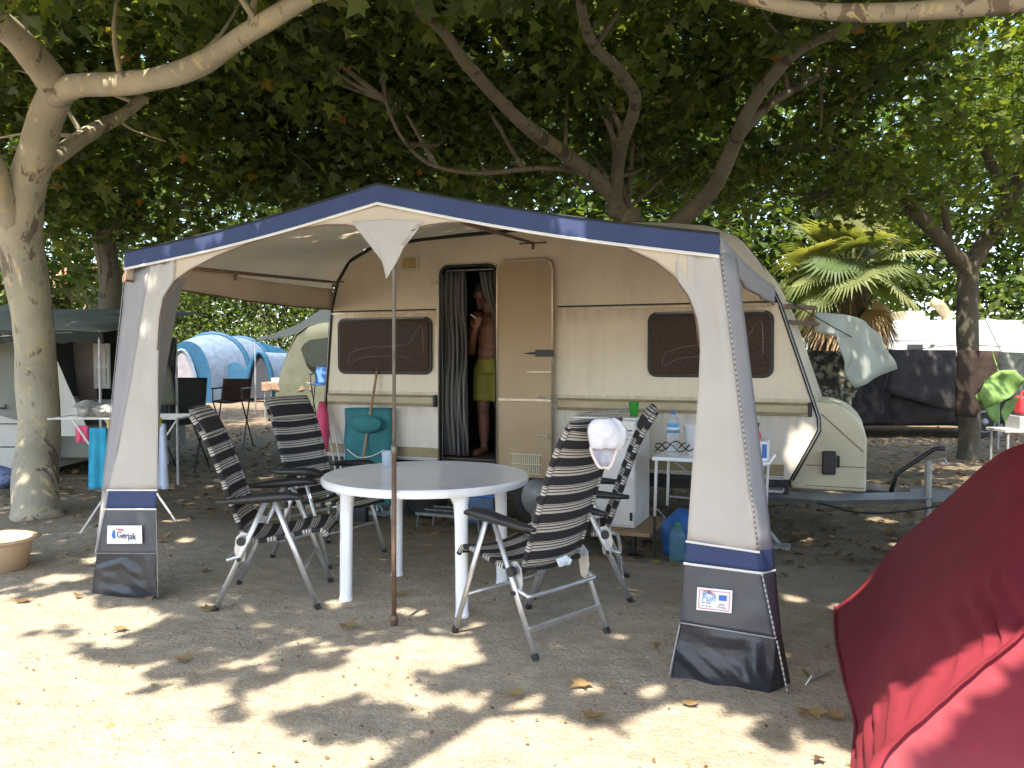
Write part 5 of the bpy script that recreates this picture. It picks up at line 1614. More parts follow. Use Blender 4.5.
MB().sbox(s + .0, s + .032, t_ - .002, t_ - .0005, TZ2 + .02, TZ2 + .115).build('blue_panel', M['blue'], bx)
MB().sbox(s - .08, s - .02, t_ - .002, t_ - .0005, TZ2 + .04, TZ2 + .07).build('blue_panel', M['lightblue'], bx)
jr = thing('sauce_bottle', 'dark red sauce bottle beside the carton on the folding table', 'bottle', tuple(S(s - .08, t_ + .30, TZ2)))
mb = MB(); mb.lathe([(.0, .003), (.035, 0), (.037, .12), (.030, .16), (.014, .19), (.014, .215)], S(s - .06, t_ + .27, TZ2 + .001), 16, True); mb.build('body', M['red'], jr, smooth=True)
mb = MB(); mb.lathe([(.017, .21), (.017, .24), (0, .241)], S(s - .06, t_ + .27, TZ2), 12); mb.build('cap', M['blackp'], jr, smooth=True)
ln = thing('camping_lantern', 'grey camping lantern standing at the back of the folding table', 'lantern', tuple(S(s - .10, t_ + .40, TZ2)))
mb = MB(); mb.lathe([(.05, 0), (.05, .10), (.045, .11)], S(s - .13, t_ + .38, TZ2 + .001), 16, True); mb.lathe([(.05, .27), (.055, .30), (.02, .33)], S(s - .13, t_ + .38, TZ2 + .001), 16, True); mb.build('body', M['blackp'], ln)
mb = MB(); mb.lathe([(.04, .11), (.042, .19), (.04, .27)], S(s - .13, t_ + .38, TZ2), 16); mb.build('globe', M['grey_pane'], ln, smooth=True)
# blue bag with water jug below
q = G(676, 562); q = RT(676, 560, tt0 + .05); s, t_ = ST(q); gq = S(s, t_); b_ = gz(gq.x, gq.y)
bb = thing('carrier_bag', 'translucent blue plastic bag standing under the folding table', 'bag', tuple(S(s, t_ + .12, b_)))
mb = MB(); rows = []
for i in range(11):
    k = i / 10; r = .125 * (1 + .16 * math.sin(PI * k)) * (1 - .75 * max(0, k - .72) / .28)
    row = []
    for j in range(22):
        a = 2 * PI * j / 22; rr = r * (1 + .10 * mnoise.noise(Vector((math.cos(a) * 2, math.sin(a) * 2, k * 4))))
        row.append(S(s + .015, t_ + .13, b_ + .003 + .34 * k) + Vector((rr * math.cos(a), rr * .8 * math.sin(a), 0)))
    rows.append(row)
mb.grid(rows, close=True); mb.f.append(tuple(range(22))); mb.f.append(tuple(range(len(mb.v) - 22, len(mb.v)))); mb.build('sack', M['blue_bag'], bb, smooth=True)
jg = thing('water_jug', 'green tinted plastic water jug in front of the blue bag', 'jug', tuple(S(s + .01, t_ - .03, b_)))
mb = MB(); mb.lathe([(.0, .004), (.05, 0), (.056, .02), (.053, .07), (.056, .10), (.053, .14), (.056, .18), (.04, .22), (.016, .245), (.016, .26)], S(s + .02, t_ - .06, b_ + .002), 18, True); mb.build('body', M['clear_green'], jg, smooth=True)
mb = MB(); mb.lathe([(.019, .255), (.019, .275), (0, .276)], S(s + .02, t_ - .06, b_), 12); mb.build('cap', M['green_cup'], jg, smooth=True)

# ------------------------------------------------------------------ things leaning on the caravan, left of the door
t_ = CT - .16
lo = thing('folded_lounger', 'folded teal padded camp lounger leaning against the caravan', 'lounger', tuple(S(sA(367, t_), t_, -.12)), -TH)
mb = MB()
for (pts, dz) in (([(346, 408), (392, 408), (392, 470), (344, 470)], 0),):
    p = [RT(x, y, t_ + .08 - .10 * (y - 408) / 62) for x, y in pts]
    p[2].z = p[3].z = .02
    rows = []
    for i in range(15):
        a, b = p[0].lerp(p[3], i / 14), p[1].lerp(p[2], i / 14)
        rows.append([a.lerp(b, j / 10) - NN * (.028 * (1 - abs(j / 5 - 1) ** 6) * (1 - abs(i / 7 - 1) ** 10) + .012 * math.cos(i / 14 * 6 * PI)) for j in range(11)])
    mb.grid(rows); mb.grid([[q_ + NN * .05 for q_ in r_] for r_ in rows])
mb.build('pad', M['teal'], lo, smooth=True, solid=.02)
mb = MB(); c_ = RT(366, 424, t_ - .03); mb.ell(c_, (.17, .045, .085), 18, 12, Matrix.Rotation(-TH, 3, 'Z')); o = mb.build('pillow', M['teal'], lo, smooth=True)
mb = MB(); ps_ = [RT(x, y, t_ - .06) for x, y in ((347, 449), (358, 457), (372, 456), (384, 450))]; mb.tube(catmull(ps_, 5), .005, 5); mb.build('cord', M['piping'], lo)
mb = MB()
for x in (345, 391): 
    a = RT(x, 409, t_ + .09); b = RT(x, 470, t_ + .03); b.z = -.12; mb.tube([a, b], .012, 7)
mb.build('frame', M['alu_dull'], lo)
br = thing('broom', 'wooden broom handle leaning on the caravan below the rear window', 'broom', tuple(S(sA(357, t_), t_ - .12, -.12)))
a = RT(377, 371, CT - .035); b = RT(355, 480, t_ - .16); b.z = .0
MB().tube([a, b], .012, 8).build('handle', M['stick'], br, smooth=True)
MB().box(b + Vector((0, 0, -.055)), (.26, .06, .13), -TH).build('head', M['blackp'], br, bevel=.01)
pk = thing('beach_umbrella', 'folded pink beach umbrella leaning at the rear corner of the caravan', 'umbrella', tuple(S(sA(322, CT), CT - .1, -.12)))
a = RT(321, 402, CT - .08); b = RT(326, 452, CT - .18)
mb = MB(); mb.tube([a, a.lerp(b, .25), a.lerp(b, .6), b], [.03, .055, .05, .02], 9)
mb.v = [v + Vector((mnoise.noise(v * 14), mnoise.noise(v * 14 + Vector((5, 0, 0))), 0)) * .02 for v in mb.v]; mb.build('canopy', M['pink'], pk, smooth=True)
e = b + (b - a).normalized() * .25; e.z = max(e.z, -.12)
MB().tube([b, Vector((e.x, e.y, -.12))], .010, 7).build('pole', M['alu'], pk)
st = thing('folding_trestle', 'bare aluminium folding trestle leaning beside the pink umbrella', 'trestle', tuple(S(sA(335, CT), CT - .2, -.12)))
a, b, c_ = RT(328, 425, CT - .05), RT(343, 470, CT - .25), RT(334, 425, CT - .05)
b.z = -.12; d_ = b + UU * .06
mb = MB(); mb.tube([b, a, c_, d_], .009, 7); mb.build('tube', M['alu'], st)
# step and clutter below the door
q = RT(455, 503, CT - .38); s = q.dot(UU)
sp = thing('entrance_step', 'low wire grate step in front of the caravan door', 'step', tuple(S(s, CT - .35, -.13)), -TH)
mb = MB()
for i in range(15): mb.sbox(s - .29 + i * .041, s - .283 + i * .041, CT - .53, CT - .2, .035, .05)
for t2 in (CT - .53, CT - .365, CT - .2): mb.sbox(s - .30, s + .30, t2 - .008, t2 + .008, .031, .0545)
mb.build('tread', M['grate'], sp)
for sx in (-.28, .28):
    for t2 in (CT - .52, CT - .22): MB().tube([S(s + sx, t2, .035), S(s + sx * 1.06, t2, -.13)], .010, 6).build('leg', M['grate'], sp)
q = RT(478, 503, CT - .05); s = q.dot(UU)
bx2 = thing('storage_crate', 'dusty blue plastic crate under the caravan doorway', 'crate', tuple(S(s, CT + .1, -.13)), -TH)
mb = MB(); mb.sbox(s - .19, s + .15, CT - .05, CT + .22, -.12, .13); mb.build('body', mat('dusty_blue', (.08, .13, .22), .7, .2, 8), bx2, bevel=.02)
mb = MB(); mb.sbox(s - .205, s + .165, CT - .065, CT + .235, .131, .155); mb.build('lid', M['blue'], bx2, bevel=.008)
q = RT(423, 507, CT + .05); s = q.dot(UU)
rb = thing('refuse_bag', 'black refuse bag under the caravan left of the step', 'bag', tuple(S(s, CT + .1, -.13)))
mb = MB(); mb.ell(S(s, CT + .12, .0), (.2, .16, .13), 20, 12); mb.v = [v + (v - S(s, CT + .12, .0)) * .25 * mnoise.noise(v * 9) for v in mb.v]; mb.build('sack', M['canvas_black'], rb, smooth=True)
# ------------------------------------------------------------------ red tent in the right foreground
rt = thing('dome_tent', 'dark red dome tent filling the lower right corner', 'tent', (2.3, 3.1, 0))
poleA = catmull([Vector((1.79, 4.50, .0)), P(862, 585, 4.40), P(896, 545, 4.28), P(940, 505, 4.08), P(984, 466, 3.85), P(1024, 443, 3.62), Vector((2.52, 3.35, 1.12)), Vector((2.8, 3.1, 1.16))], 6)
poleB = catmull([Vector((.93, 2.16, 0)), P(866, 805, 2.19), P(880, 757, 2.24), P(925, 716, 2.32), P(975, 672, 2.42), P(1024, 630, 2.52), Vector((2.15, 2.82, .88)), Vector((2.8, 3.1, 1.16))], 6)
nA = len(poleA)
base = [poleA[0], G(836, 640), G(844, 680), G(855, 722), G(853, 768), poleB[0]]
mb = MB(); rows = []
NV_, NU_ = 90, 70
cb_ = catmull(base, 12)


def pl(path, k):
    x = k * (len(path) - 1); i = min(int(x), len(path) - 2)
    return path[i].lerp(path[i + 1], x - i)


ctr_ = Vector((3.2, 2.6, .3))
for i in range(NV_ + 1):
    v = i / NV_
    a, b = pl(poleA, v), pl(poleB, v)
    row = []
    for j in range(NU_ + 1):
        u = j / NU_
        p = a.lerp(b, u)
        if v < .5:
            bp = pl(cb_, u); lin = cb_[0].lerp(cb_[-1], u)
            p += (bp - lin) * (1 - v / .5) ** 2
        sagd = (ctr_ - p).normalized()
        p = p + sagd * (.035 * math.sin(PI * u) * math.sin(PI * min(1, v * 1.1)))
        wr = sstep(.55, .93, u) * sstep(1.0, .9, u)
        p = p - sagd * wr * (.030 * math.sin(v * 78 + 14 * (1 - u) + 4 * mnoise.noise(p * 3)) * (0.25 + 1.2 * max(0, mnoise.noise(p * 4 + Vector((3, 0, 0))))) + .010 * mnoise.noise(Vector((v * 60, u * 6, 1))))
        p = p - sagd * .012 * mnoise.noise(p * 2.2)
        row.append(p)
    rows.append(row)
mb.grid(rows)
mb.build('side_panel', M['tent_red'], rt, smooth=True)
mb = MB(); rows = []
frc = Vector((4.1, 1.9, 0))
cC = catmull([Vector((3.7, 1.75, 0)), Vector((3.75, 1.85, .35)), Vector((3.6, 2.2, .8)), Vector((2.8, 3.1, 1.16))], 10)
for i in range(41):
    v = i / 40; a, b = pl(poleB, v), pl(cC, v)
    rows.append([a.lerp(b, j / 30) + Vector((-.1, .3, -.1)) * .12 * math.sin(PI * j / 30) * math.sin(PI * v) for j in range(31)])
mb.grid(rows); mb.build('front_panel', M['tent_red'], rt, smooth=True)
cD = catmull([Vector((4.6, 4.1, 0)), Vector((4.5, 4.05, .4)), Vector((4.0, 3.8, .9)), Vector((2.8, 3.1, 1.16))], 10)
for nm, e, f in (('back_panel', poleA, cD), ('far_panel', cD, cC)):
    mb = MB(); mb.grid([[pl(e, i / 30).lerp(pl(f, i / 30), j / 16) for j in range(17)] for i in range(31)]); mb.build(nm, M['tent_red'], rt, smooth=True)
# pole sleeve: a flat band sewn over the pole
mb = MB(); rows = []
for i, p in enumerate(poleB):
    out_ = (p - ctr_).normalized(); tn = (poleB[min(i + 1, len(poleB) - 1)] - poleB[max(i - 1, 0)]).normalized(); sd_ = tn.cross(out_).normalized(); wd_ = .038 - .012 * i / len(poleB)
    rows.append([p + sd_ * (wd_ * c_) + out_ * (.012 * (1 - abs(c_)) + .004 + .002 * math.sin(i * 2.1)) for c_ in (-1, -.5, 0, .5, 1)])
mb.grid(rows); mb.build('pole_sleeve', M['tent_red'], rt, smooth=True)
mb = MB(); mb.tube([p + Vector((0, 0, .006)) for p in cb_], .007, 6); mb.build('hem', M['tent_red'], rt)
a, b = G(834, 671), G(812, 682)
pg = MB(); pg.tube([a + Vector((0, 0, .01)), b + Vector((0, 0, .012))], .004, 5); pg.tube([b + Vector((0, 0, .03)), b + Vector((-.06, -.01, -.05))], .005, 6)
tag(pg.build('tent_peg', M['zinc'], None), 'steel peg with guy loop holding the red tent hem', 'tent peg')

# ------------------------------------------------------------------ left: basin, airer, neighbours
q = G(-24, 578)
bs_ = thing('washing_basin', 'pale orange round basin standing on the sand at the left edge', 'basin', (q.x, q.y + .22, 0))
mb = MB(); mb.lathe([(.0, .006), (.17, .0), (.20, .16), (.215, .19), (.25, .195), (.252, .205), (.205, .205), (.19, .16), (.165, .015), (.0, .012)], (q.x, q.y + .22, .002), 36); mb.build('body', M['basin'], bs_, smooth=True)

ad = 6.35
e1_, e2_ = P(48, 420, ad), P(176, 420, ad)
zr = P(100, 419, ad).z
ai = thing('clothes_airer', 'white folding clothes airer between the pale trunk and the left awning post', 'clothes airer', ((e1_.x + e2_.x) / 2, ad + .3, gz(-3, ad)))
mb = MB()
for k in range(7): mb.tube([(e1_.x, ad + .09 * k, zr), (e2_.x, ad + .09 * k, zr)], .005, 6)
for x in (e1_.x, e2_.x): mb.tube([(x, ad, zr), (x, ad + .54, zr)], .008, 6)
mb.build('rack', M['piping'], ai)
gb_ = gz((e1_.x + e2_.x) / 2, ad)
for y_ in (ad + .03, ad + .5):
    for s in (-1, 1):
        cx = (e1_.x + e2_.x) / 2
        MB().tube([(cx - s * .33, y_, zr), (cx + s * .28, y_, gb_)], .008, 6).build('leg', M['piping'], ai)
fb = thing('carrier_bag', 'crumpled clear plastic bags lying on the clothes airer', 'bag', (e1_.x + .5, ad + .2, zr))
mb = MB()
for (x0, x1, h, k) in ((62, 90, .12, 1), (84, 112, .10, 2)):
    a, b = P(x0, 415, ad).x, P(x1, 415, ad).x
    k0 = len(mb.v); mb.ell(((a + b) / 2, ad + .2, zr + .055), ((b - a) / 2, .16, h / 2), 22, 14)
    for i in range(k0, len(mb.v)): mb.v[i] += Vector((mnoise.noise(mb.v[i] * 13), mnoise.noise(mb.v[i] * 13 + Vector((3, 0, 0))), mnoise.noise(mb.v[i] * 11))) * .045; mb.v[i].z = max(mb.v[i].z, zr + .008)
mb.build('film', M['film'], fb, smooth=False)


def hang(px0, px1, py0, py1, y, mt, name, label, cat, amp=.01, flare=0.0, grp=None):
    a, b = P(px0, py0, y), P(px1, py0, y); zb_ = P(px0, py1, y).z
    mb = MB(); rows = []
    for i in range(17):
        k = i / 16
        rows.append([Vector((a.x + (b.x - a.x) * (j / 14) + (flare * k * (j / 14 - .5)), y - .012 + amp * k ** .5 * math.sin(j * .9 + k), a.z + (zb_ - a.z) * k)) for j in range(15)])
    back = [[p + Vector((0, .028, 0)) for p in r] for r in rows[:11]]
    mb.grid(list(reversed(back)) + rows)
    o = mb.build(name, mt, None, smooth=True, solid=.006)
    return tag(o, label, cat, grp)


hang(90, 107, 428, 489, ad - .02, M['towel_blue'], 'bath_towel', 'turquoise towel hanging from the front of the clothes airer', 'towel', .012, .04)
hang(76, 89, 426, 442, ad + .20, M['pink'], 'swim_shorts', 'small pink cloth hanging on the clothes airer', 'cloth', .008)
hang(153, 165, 424, 489, ad - .02, M['towel_pale'], 'bath_towel', 'pale blue towel hanging on the airer right of the left awning post', 'towel', .012, .05)
hang(106, 118, 430, 470, ad + .18, M['towel_pale'], 'hand_towel', 'pale cloth hanging on the airer just left of the awning post', 'towel', .01)
for px_, py_ in ((108.5, 424), (157, 421), (160, 422)):
    p = P(px_, py_, ad - .03)
    tag(MB().box(p, (.014, .03, .07)).build('clothes_peg', mat('yellow_peg', (.6, .45, .05), .5, .1), None, bevel=.003), 'yellow clothes peg gripping a towel on the airer', 'clothes peg', 'yellow clothes pegs on the airer')

# folding camper (trailer tent) behind the pale trunk
Yc = 10.2
x0, x1 = P(-60, 400, Yc).x, P(128, 400, Yc).x
fc = thing('trailer_tent', 'grey canvas trailer tent with a white lower body behind the pale trunk', 'trailer tent', ((x0 + x1) / 2, Yc + 1, -.13))
zA, zB, zC, zT = P(0, 470, Yc).z, P(0, 400, Yc).z, P(0, 345, Yc).z, P(0, 314, Yc).z
xm = P(48, 400, Yc).x
mb = MB(); mb.box(((x0 + xm) / 2, Yc + .9, (zA + zB) / 2), (xm - x0, 1.8, zB - zA)); mb.build('body', M['offwhite'], fc, bevel=.02)
mb = MB()
for zz_ in (zA + .33 * (zB - zA), zA + .66 * (zB - zA)): mb.box(((x0 + xm) / 2, Yc - .004, zz_), (xm - x0 - .05, .012, .012))
mb.build('panel_groove', M['canvas_black'], fc)
p = P(3, 408, Yc - .02); mb = MB(); mb.tube([p + Vector((-.08, 0, 0)), p + Vector((.05, -.03, 0)), p + Vector((.05, -.03, .05))], .012, 6); mb.build('catch', M['blackp'], fc)
mb = MB(); mb.box(((xm + x1) / 2, Yc + 1.0, (zA + P(0, 436, Yc).z) / 2 + .12), (x1 - xm, 1.6, .42)); mb.build('lower_bed', M['grey_canvas'], fc, bevel=.02)
mb = MB(); cloth(mb, [P(x, y, Yc) for x, y in ((-60, 340), (46, 338), (58, 368), (80, 436), (-60, 400))], .05, 2, 6, 1); mb.build('canvas_wall', M['grey_canvas'], fc, smooth=True)
mb = MB(); cloth(mb, [P(x, y, Yc - .3) for x, y in ((55, 356), (88, 430), (80, 436), (56, 436))], .02, 3, 4, 1); mb.build('canvas_flap', M['offwhite'], fc, smooth=True)
mb = MB(); mb.box((P(90, 385, Yc + .9).x, Yc + .9, (zB + zT) / 2), (1.15, .06, 1.15)); mb.build('dark_opening', M['canvas_black'], fc)
mb = MB(); cloth(mb, [P(x, y, Yc + .5) for x, y in ((72, 338), (95, 338), (98, 428), (84, 432), (76, 380))], .04, 4, 5, 5); mb.build('inner_curtain', M['pinkish'], fc, smooth=True)
f = MB().box(P(102, 366, Yc + .4), (.20, .04, .58)).build('window', M['offwhite'], fc)
for dz in (-.13, .13): MB().box(P(102, 366, Yc + .4) + Vector((0, -.025, dz)), (.13, .012, .2)).build('pane', M['grey_pane'], f)
mb = MB(); cloth(mb, [Vector((x0 - .3, Yc - .9, zC - .05)), Vector((x1 + .15, Yc - .9, P(0, 332, Yc).z)), Vector((x1 + .15, Yc + 1.9, zT + .12)), Vector((x0 - .3, Yc + 1.9, zT + .2))], .06, 1.2, 6, 2); mb.build('roof_awning', M['grey_canvas'], fc, smooth=True, solid=.01)
mb = MB(); mb.grid([[Vector((x0 - .3 + (x1 - x0 + .45) * j / 24, Yc - .9, P(0, 331, Yc - .9).z + .01 * math.sin(j))) for j in range(25)], [Vector((x0 - .3 + (x1 - x0 + .45) * j / 24, Yc - .88, P(0, 344, Yc - .9).z + .03 * (j % 2))) for j in range(25)]]); mb.build('roof_valance', M['olive_dark'], fc, solid=.006)
for x in (x0 - .2, x1 + .1): MB().tube([(x, Yc - .88, P(0, 333, Yc).z), (x, Yc - .88, -.13)], .015, 6).build('pole', M['alu_dull'], fc)
for x in (x0 + .6,):
    mb = MB(); k0 = 0; mb.lathe([(.18, 0), (.25, 0), (.26, .04), (.26, .12), (.25, .16)], (0, 0, 0), 20, True); Mx = Matrix.Rotation(-PI / 2, 3, 'X'); mb.v = [Mx @ v + Vector((x, Yc + .1, .13)) for v in mb.v]; mb.build('wheel', M['tyre'], fc)
q = G(4, 488)
sk = thing('shopping_bag', 'blue and white bag on the ground below the trailer tent', 'bag', (q.x - .1, q.y, -.13))
mb = MB(); mb.ell((q.x - .1, q.y, .0), (.26, .15, .14), 16, 10); mb.v = [v + Vector((mnoise.noise(v * 8), mnoise.noise(v * 8 + Vector((1, 4, 0))), mnoise.noise(v * 7))) * .04 for v in mb.v]; mb.build('sack', mat('blue_white_weave', (.16, .20, .34), .6, .7, 14), sk, smooth=True)

# dark canvas windbreak beyond the left post
q = P(162, 440, 9.6)
wb = thing('windbreak', 'dark canvas windbreak showing right of the left awning post', 'windbreak', (q.x, 9.6, -.13))
mb = MB(); cloth(mb, [P(x, y, 9.6) for x, y in ((120, 332), (177, 338), (166, 372), (170, 440), (120, 440))], .03, 3, 6, 8); mb.build('sheet', M['canvas_black'], wb, smooth=True, solid=.01)
mb = MB(); cloth(mb, [P(x, y, 9.5) for x, y in ((158, 350), (172, 372), (176, 405), (158, 405))], .03, 3, 5, 4); mb.build('light_flap', M['olive'], wb, smooth=True, solid=.01)
for x in (120, 176):
    a = P(x, 336, 9.62); MB().tube([a, Vector((a.x, a.y, -.13))], .014, 6).build('pole', M['alu_dull'], wb)


def back_chair(px0, px1, pyt, pys, pyb, Y, mt, label, slats=True):
    a, b = P(px0, pyt, Y), P(px1, pyt, Y); zs = P(px0, pys, Y).z; w = b.x - a.x; cx = (a.x + b.x) / 2; gz_ = -.13
    t = thing('camp_chair', label, 'chair', (cx, Y, gz_), 0, 'folding chairs of the neighbours')
    mb = MB(); rows = []
    for i in range(9):
        k = i / 8; rows.append([Vector((a.x + w * j / 8, Y + .12 * (1 - k) + .03 * (1 - (j / 4 - 1) ** 2), a.z + (zs - a.z) * k)) for j in range(9)])
    mb.grid(rows); mb.build('backrest', mt, t, smooth=True, solid=.02)
    mb = MB(); mb.grid([[Vector((a.x + w * j / 6, Y - .42 * k, zs + .02 - .03 * math.sin(PI * j / 6))) for j in range(7)] for k in (0, .5, 1)]); mb.build('seat', mt, t, smooth=True, solid=.02)
    for x in (a.x, b.x):
        MB().tube([(x, Y + .13, a.z), (x, Y, zs), (x, Y - .35, gz_)], .012, 6).build('leg', M['blackp'], t)
        MB().tube([(x, Y - .40, zs + .05), (x, Y + .2, gz_)], .012, 6).build('leg', M['blackp'], t)
        MB().box((x, Y - .18, zs + .22), (.045, .46, .025)).build('armrest', M['blackp'], t, bevel=.006)
        MB().tube([(x, Y - .38, zs + .05), (x, Y - .38, zs + .22)], .010, 6).build('arm_post', M['blackp'], t)
    return t


back_chair(169, 203, 378, 422, 460, 10.9, M['canvas_black'], 'black folding camp chair in the shade behind the left camping chair')
back_chair(221, 249, 379, 401, 446, 13.5, M['brown_cloth'], 'dark brown director chair in front of the blue dome tent')

# blue and white dome tent, far left
Yt = 26.66
X = lambda px: P(px, 360, Yt).x
dt_ = thing('family_tent', 'blue and white tunnel tent in the sun seen under the awning', 'tent', (X(235), Yt + 1, -.13))
gz_ = -.13
def arcw(px0, px1, pyt, Y, n=16):
    a, b = P(px0, 400, Y).x, P(px1, 400, Y).x; zt_ = P(px0, pyt, Y).z
    return [Vector(((a + b) / 2 - (b - a) / 2 * math.cos(PI * k / n) * (1 if abs(math.cos(PI * k / n)) < 1 else 1), Y, gz_ + (zt_ - gz_) * math.sin(PI * k / n) ** .62)) for k in range(n + 1)]
h1, h2, h3, h4 = arcw(163, 212, 341, 26.14), arcw(176, 252, 334, 27.52), arcw(205, 275, 338, 28.90), arcw(240, 300, 346, 29.93)
mb = MB(); mb.grid([h1, [p.lerp(q_, .5) + Vector((0, 0, .03)) for p, q_ in zip(h1, h2)], h2]); mb.build('front_shell', M['tent_pale'], dt_, smooth=True)
mb = MB(); mb.grid([h2, h3]); mb.build('middle_shell', M['tent_pale'], dt_, smooth=True)
mb = MB(); mb.grid([h3, h4]); mb.build('rear_shell', M['tent_blue'], dt_, smooth=True)
c1 = h1[0].lerp(h1[-1], .5)
mb = MB(); mb.f.append(tuple(range(len(h1)))); mb.v = list(h1); mb.build('entrance_panel', M['tent_blue'], dt_)
e_ = [P(165 + 33 * k / 12, 392 - 42 * math.sin(PI * k / 12) ** .7, 26.01) for k in range(13)]
mb = MB(); mb.v = [v + Vector((-.05, 0, 0)) for v in e_]; mb.f = [tuple(range(13))]; mb.build('grey_mesh_window', mat('tent_grey', (.22, .21, .24), .9, .2, 8), dt_)
mb = MB(); mb.tube(e_, .06, 6); mb.build('window_trim', M['tent_pale'], dt_)
for h in (h2, h3): mb = MB(); mb.tube([p + Vector((0, -.02, .01)) for p in h], .09, 6); mb.build('pole_sleeve', M['tent_blue'], dt_, smooth=True)
mb = MB(); mb.grid([[P(212 + 38 * j / 8, 366 + 4 * math.sin(j), 26.75) for j in range(9)], [P(214 + 36 * j / 8, 394, 26.66) for j in range(9)]]); mb.build('blue_side', M['tent_blue'], dt_)
mb = MB(); ee = [P(246 + 28 * k / 10, 398 - 46 * math.sin(PI * k / 10) ** .6, 26.49) for k in range(11)]; mb.v = ee; mb.f = [tuple(range(11))]; mb.build('dark_entrance', M['tent_dark'], dt_)
mb = MB(); mb.tube([v + Vector((0, -.03, 0)) for v in ee], .085, 6); mb.build('entrance_trim', M['tent_blue'], dt_, smooth=True)
mb = MB(); mb.grid([[ee[k] for k in range(11)], [ee[k] + Vector((.9, 2.7, -.08)) for k in range(11)]]); mb.build('porch_shell', M['tent_pale'], dt_, smooth=True)

# olive tarpaulin and canvas right of the blue tent
tp = thing('tarpaulin', 'sagging dark green tarpaulin strung above the blue tent', 'tarpaulin', (P(290, 335, 22).x, 22, -.13))
mb = MB(); cloth(mb, [P(255, 342, 21.5), P(290, 338, 21), P(330, 322, 20.5), P(334, 300, 24), P(300, 324, 25), P(262, 336, 25)], .12, .9, 6, 3); mb.build('sheet', M['olive_dark'], tp, smooth=True, solid=.012)
for q_ in (P(255, 342, 21.5), P(300, 324, 25)): MB().tube([q_, Vector((q_.x, q_.y, -.13))], .02, 6).build('pole', M['alu_dull'], tp)
ot = thing('canvas_tent', 'olive grey canvas tent with a dark window beside the rear of the caravan', 'tent', (P(315, 400, 19).x, 19.3, -.13))
o1 = [P(x, y, 19) for x, y in ((268, 421), (279, 384), (286, 356), (296, 334), (309, 325), (350, 318), (350, 421))]
mb = MB(); cloth(mb, o1, .07, 1.3, 7, 6); mb.grid([o1[:6], [p + Vector((.7, 3.4, 0)) for p in o1[:6]]]); mb.build('canvas_wall', M['olive'], ot, smooth=True, solid=.012)
mb = MB(); mb.prism([P(x, y, 18.9) for x, y in ((301, 349), (304, 344), (310, 340), (330, 337), (330, 364), (318, 368), (311, 366), (304, 358))], (0, -.02, 0)); mb.build('window_mesh', M['olive_dark'], ot)
# little table with pink things
Yk = 19.0
xa, xb = P(262, 380, Yk).x, P(312, 380, Yk).x; zk = P(280, 383, Yk).z
kt = thing('picnic_table', 'small table with a flowery cloth behind the left camping chairs', 'table', ((xa + xb) / 2, Yk + .3, -.13))
MB().box(((xa + xb) / 2, Yk + .3, zk), (xb - xa, .6, .025)).build('tabletop', M['offwhite'], kt, bevel=.005)
for x in (xa + .05, xb - .05):
    for y in (Yk + .05, Yk + .55): MB().tube([(x, y, zk), (x, y, -.13)], .014, 6).build('leg', M['alu'], kt)
mb = MB(); rows = []
for i in range(7): rows.append([Vector((xa - .01 + (xb - xa + .02) * j / 20, Yk - .02 - .015 * math.sin(j * 1.3) * i / 6, zk + .016 - (.20 + .02 * math.sin(j)) * i / 6)) for j in range(21)])
mb.grid([[Vector((p.x, Yk + .6, zk + .017)) for p in rows[0]]] + rows); tag(mb.build('tablecloth', M['table_cloth'], None, smooth=True, solid=.004), 'flowery brown tablecloth draped over the small picnic table', 'tablecloth')
p = P(292, 377, Yk + .2)
bwl = thing('washing_bowl', 'bright pink plastic bowl on the flowery tablecloth', 'bowl', (p.x, p.y, zk + .02))
mb = MB(); mb.lathe([(.0, .0), (.12, .0), (.17, .10), (.18, .102), (.165, .10), (.11, .01)], (p.x, p.y, zk + .022), 20); mb.build('body', mat('hot_pink', (.7, .03, .22), .4, .05), bwl, smooth=True)
p = P(277, 378, Yk + .2)
tubb = thing('food_box', 'pale food box beside the pink bowl', 'box', (p.x, p.y, zk + .02)); MB().box((p.x, p.y, zk + .06), (.22, .16, .075)).build('body', M['paper'], tubb, bevel=.008); MB().box((p.x, p.y, zk + .105), (.235, .175, .012)).build('lid', M['white_plastic'], tubb, bevel=.004)
back_chair(315, 332, 367, 384, 402, 17.5, M['blue'], 'blue folding chair beside the flowery picnic table')

# ------------------------------------------------------------------ right: washing, car, motorhome
# support line from the caravan to the slim tree
lnA, lnB = RT(786, 300, CT + .3), P(963, 345, 11.7)
wl = MB(); mid = (lnA + lnB) / 2 - Vector((0, 0, .05)); wl.tube(catmull([lnA, P(885, 349, 9.4), lnB, P(1060, 350, 11.9)], 8), .006, 5)
tag(wl.build('clothes_line', M['rubber'], None), 'clothes line running from the caravan to the slim tree', 'clothes line')
mb = MB(); mb.tube([RT(784, 306, CT + .3), P(815, 308, 7.8)], .022, 7); mb.tube([RT(789, 322, CT + .4), P(818, 324, 8.0)], .02, 7)
tag(mb.build('support_pole', M['rust'], None), 'short dark pole pair sticking out behind the pale hanging sheet', 'pole')


def sheet(name, label, cat, pts, mt, Y, amp=.03, freq=4, cuts=7, seed=0, fold=None):
    mb = MB(); cloth(mb, [P(x, y, yy) for (x, y), yy in zip(pts, Y if hasattr(Y, '__len__') else [Y] * len(pts))], amp, freq, cuts, seed, fold)
    return tag(mb.build(name, mt, None, smooth=True, solid=.006), label, cat)


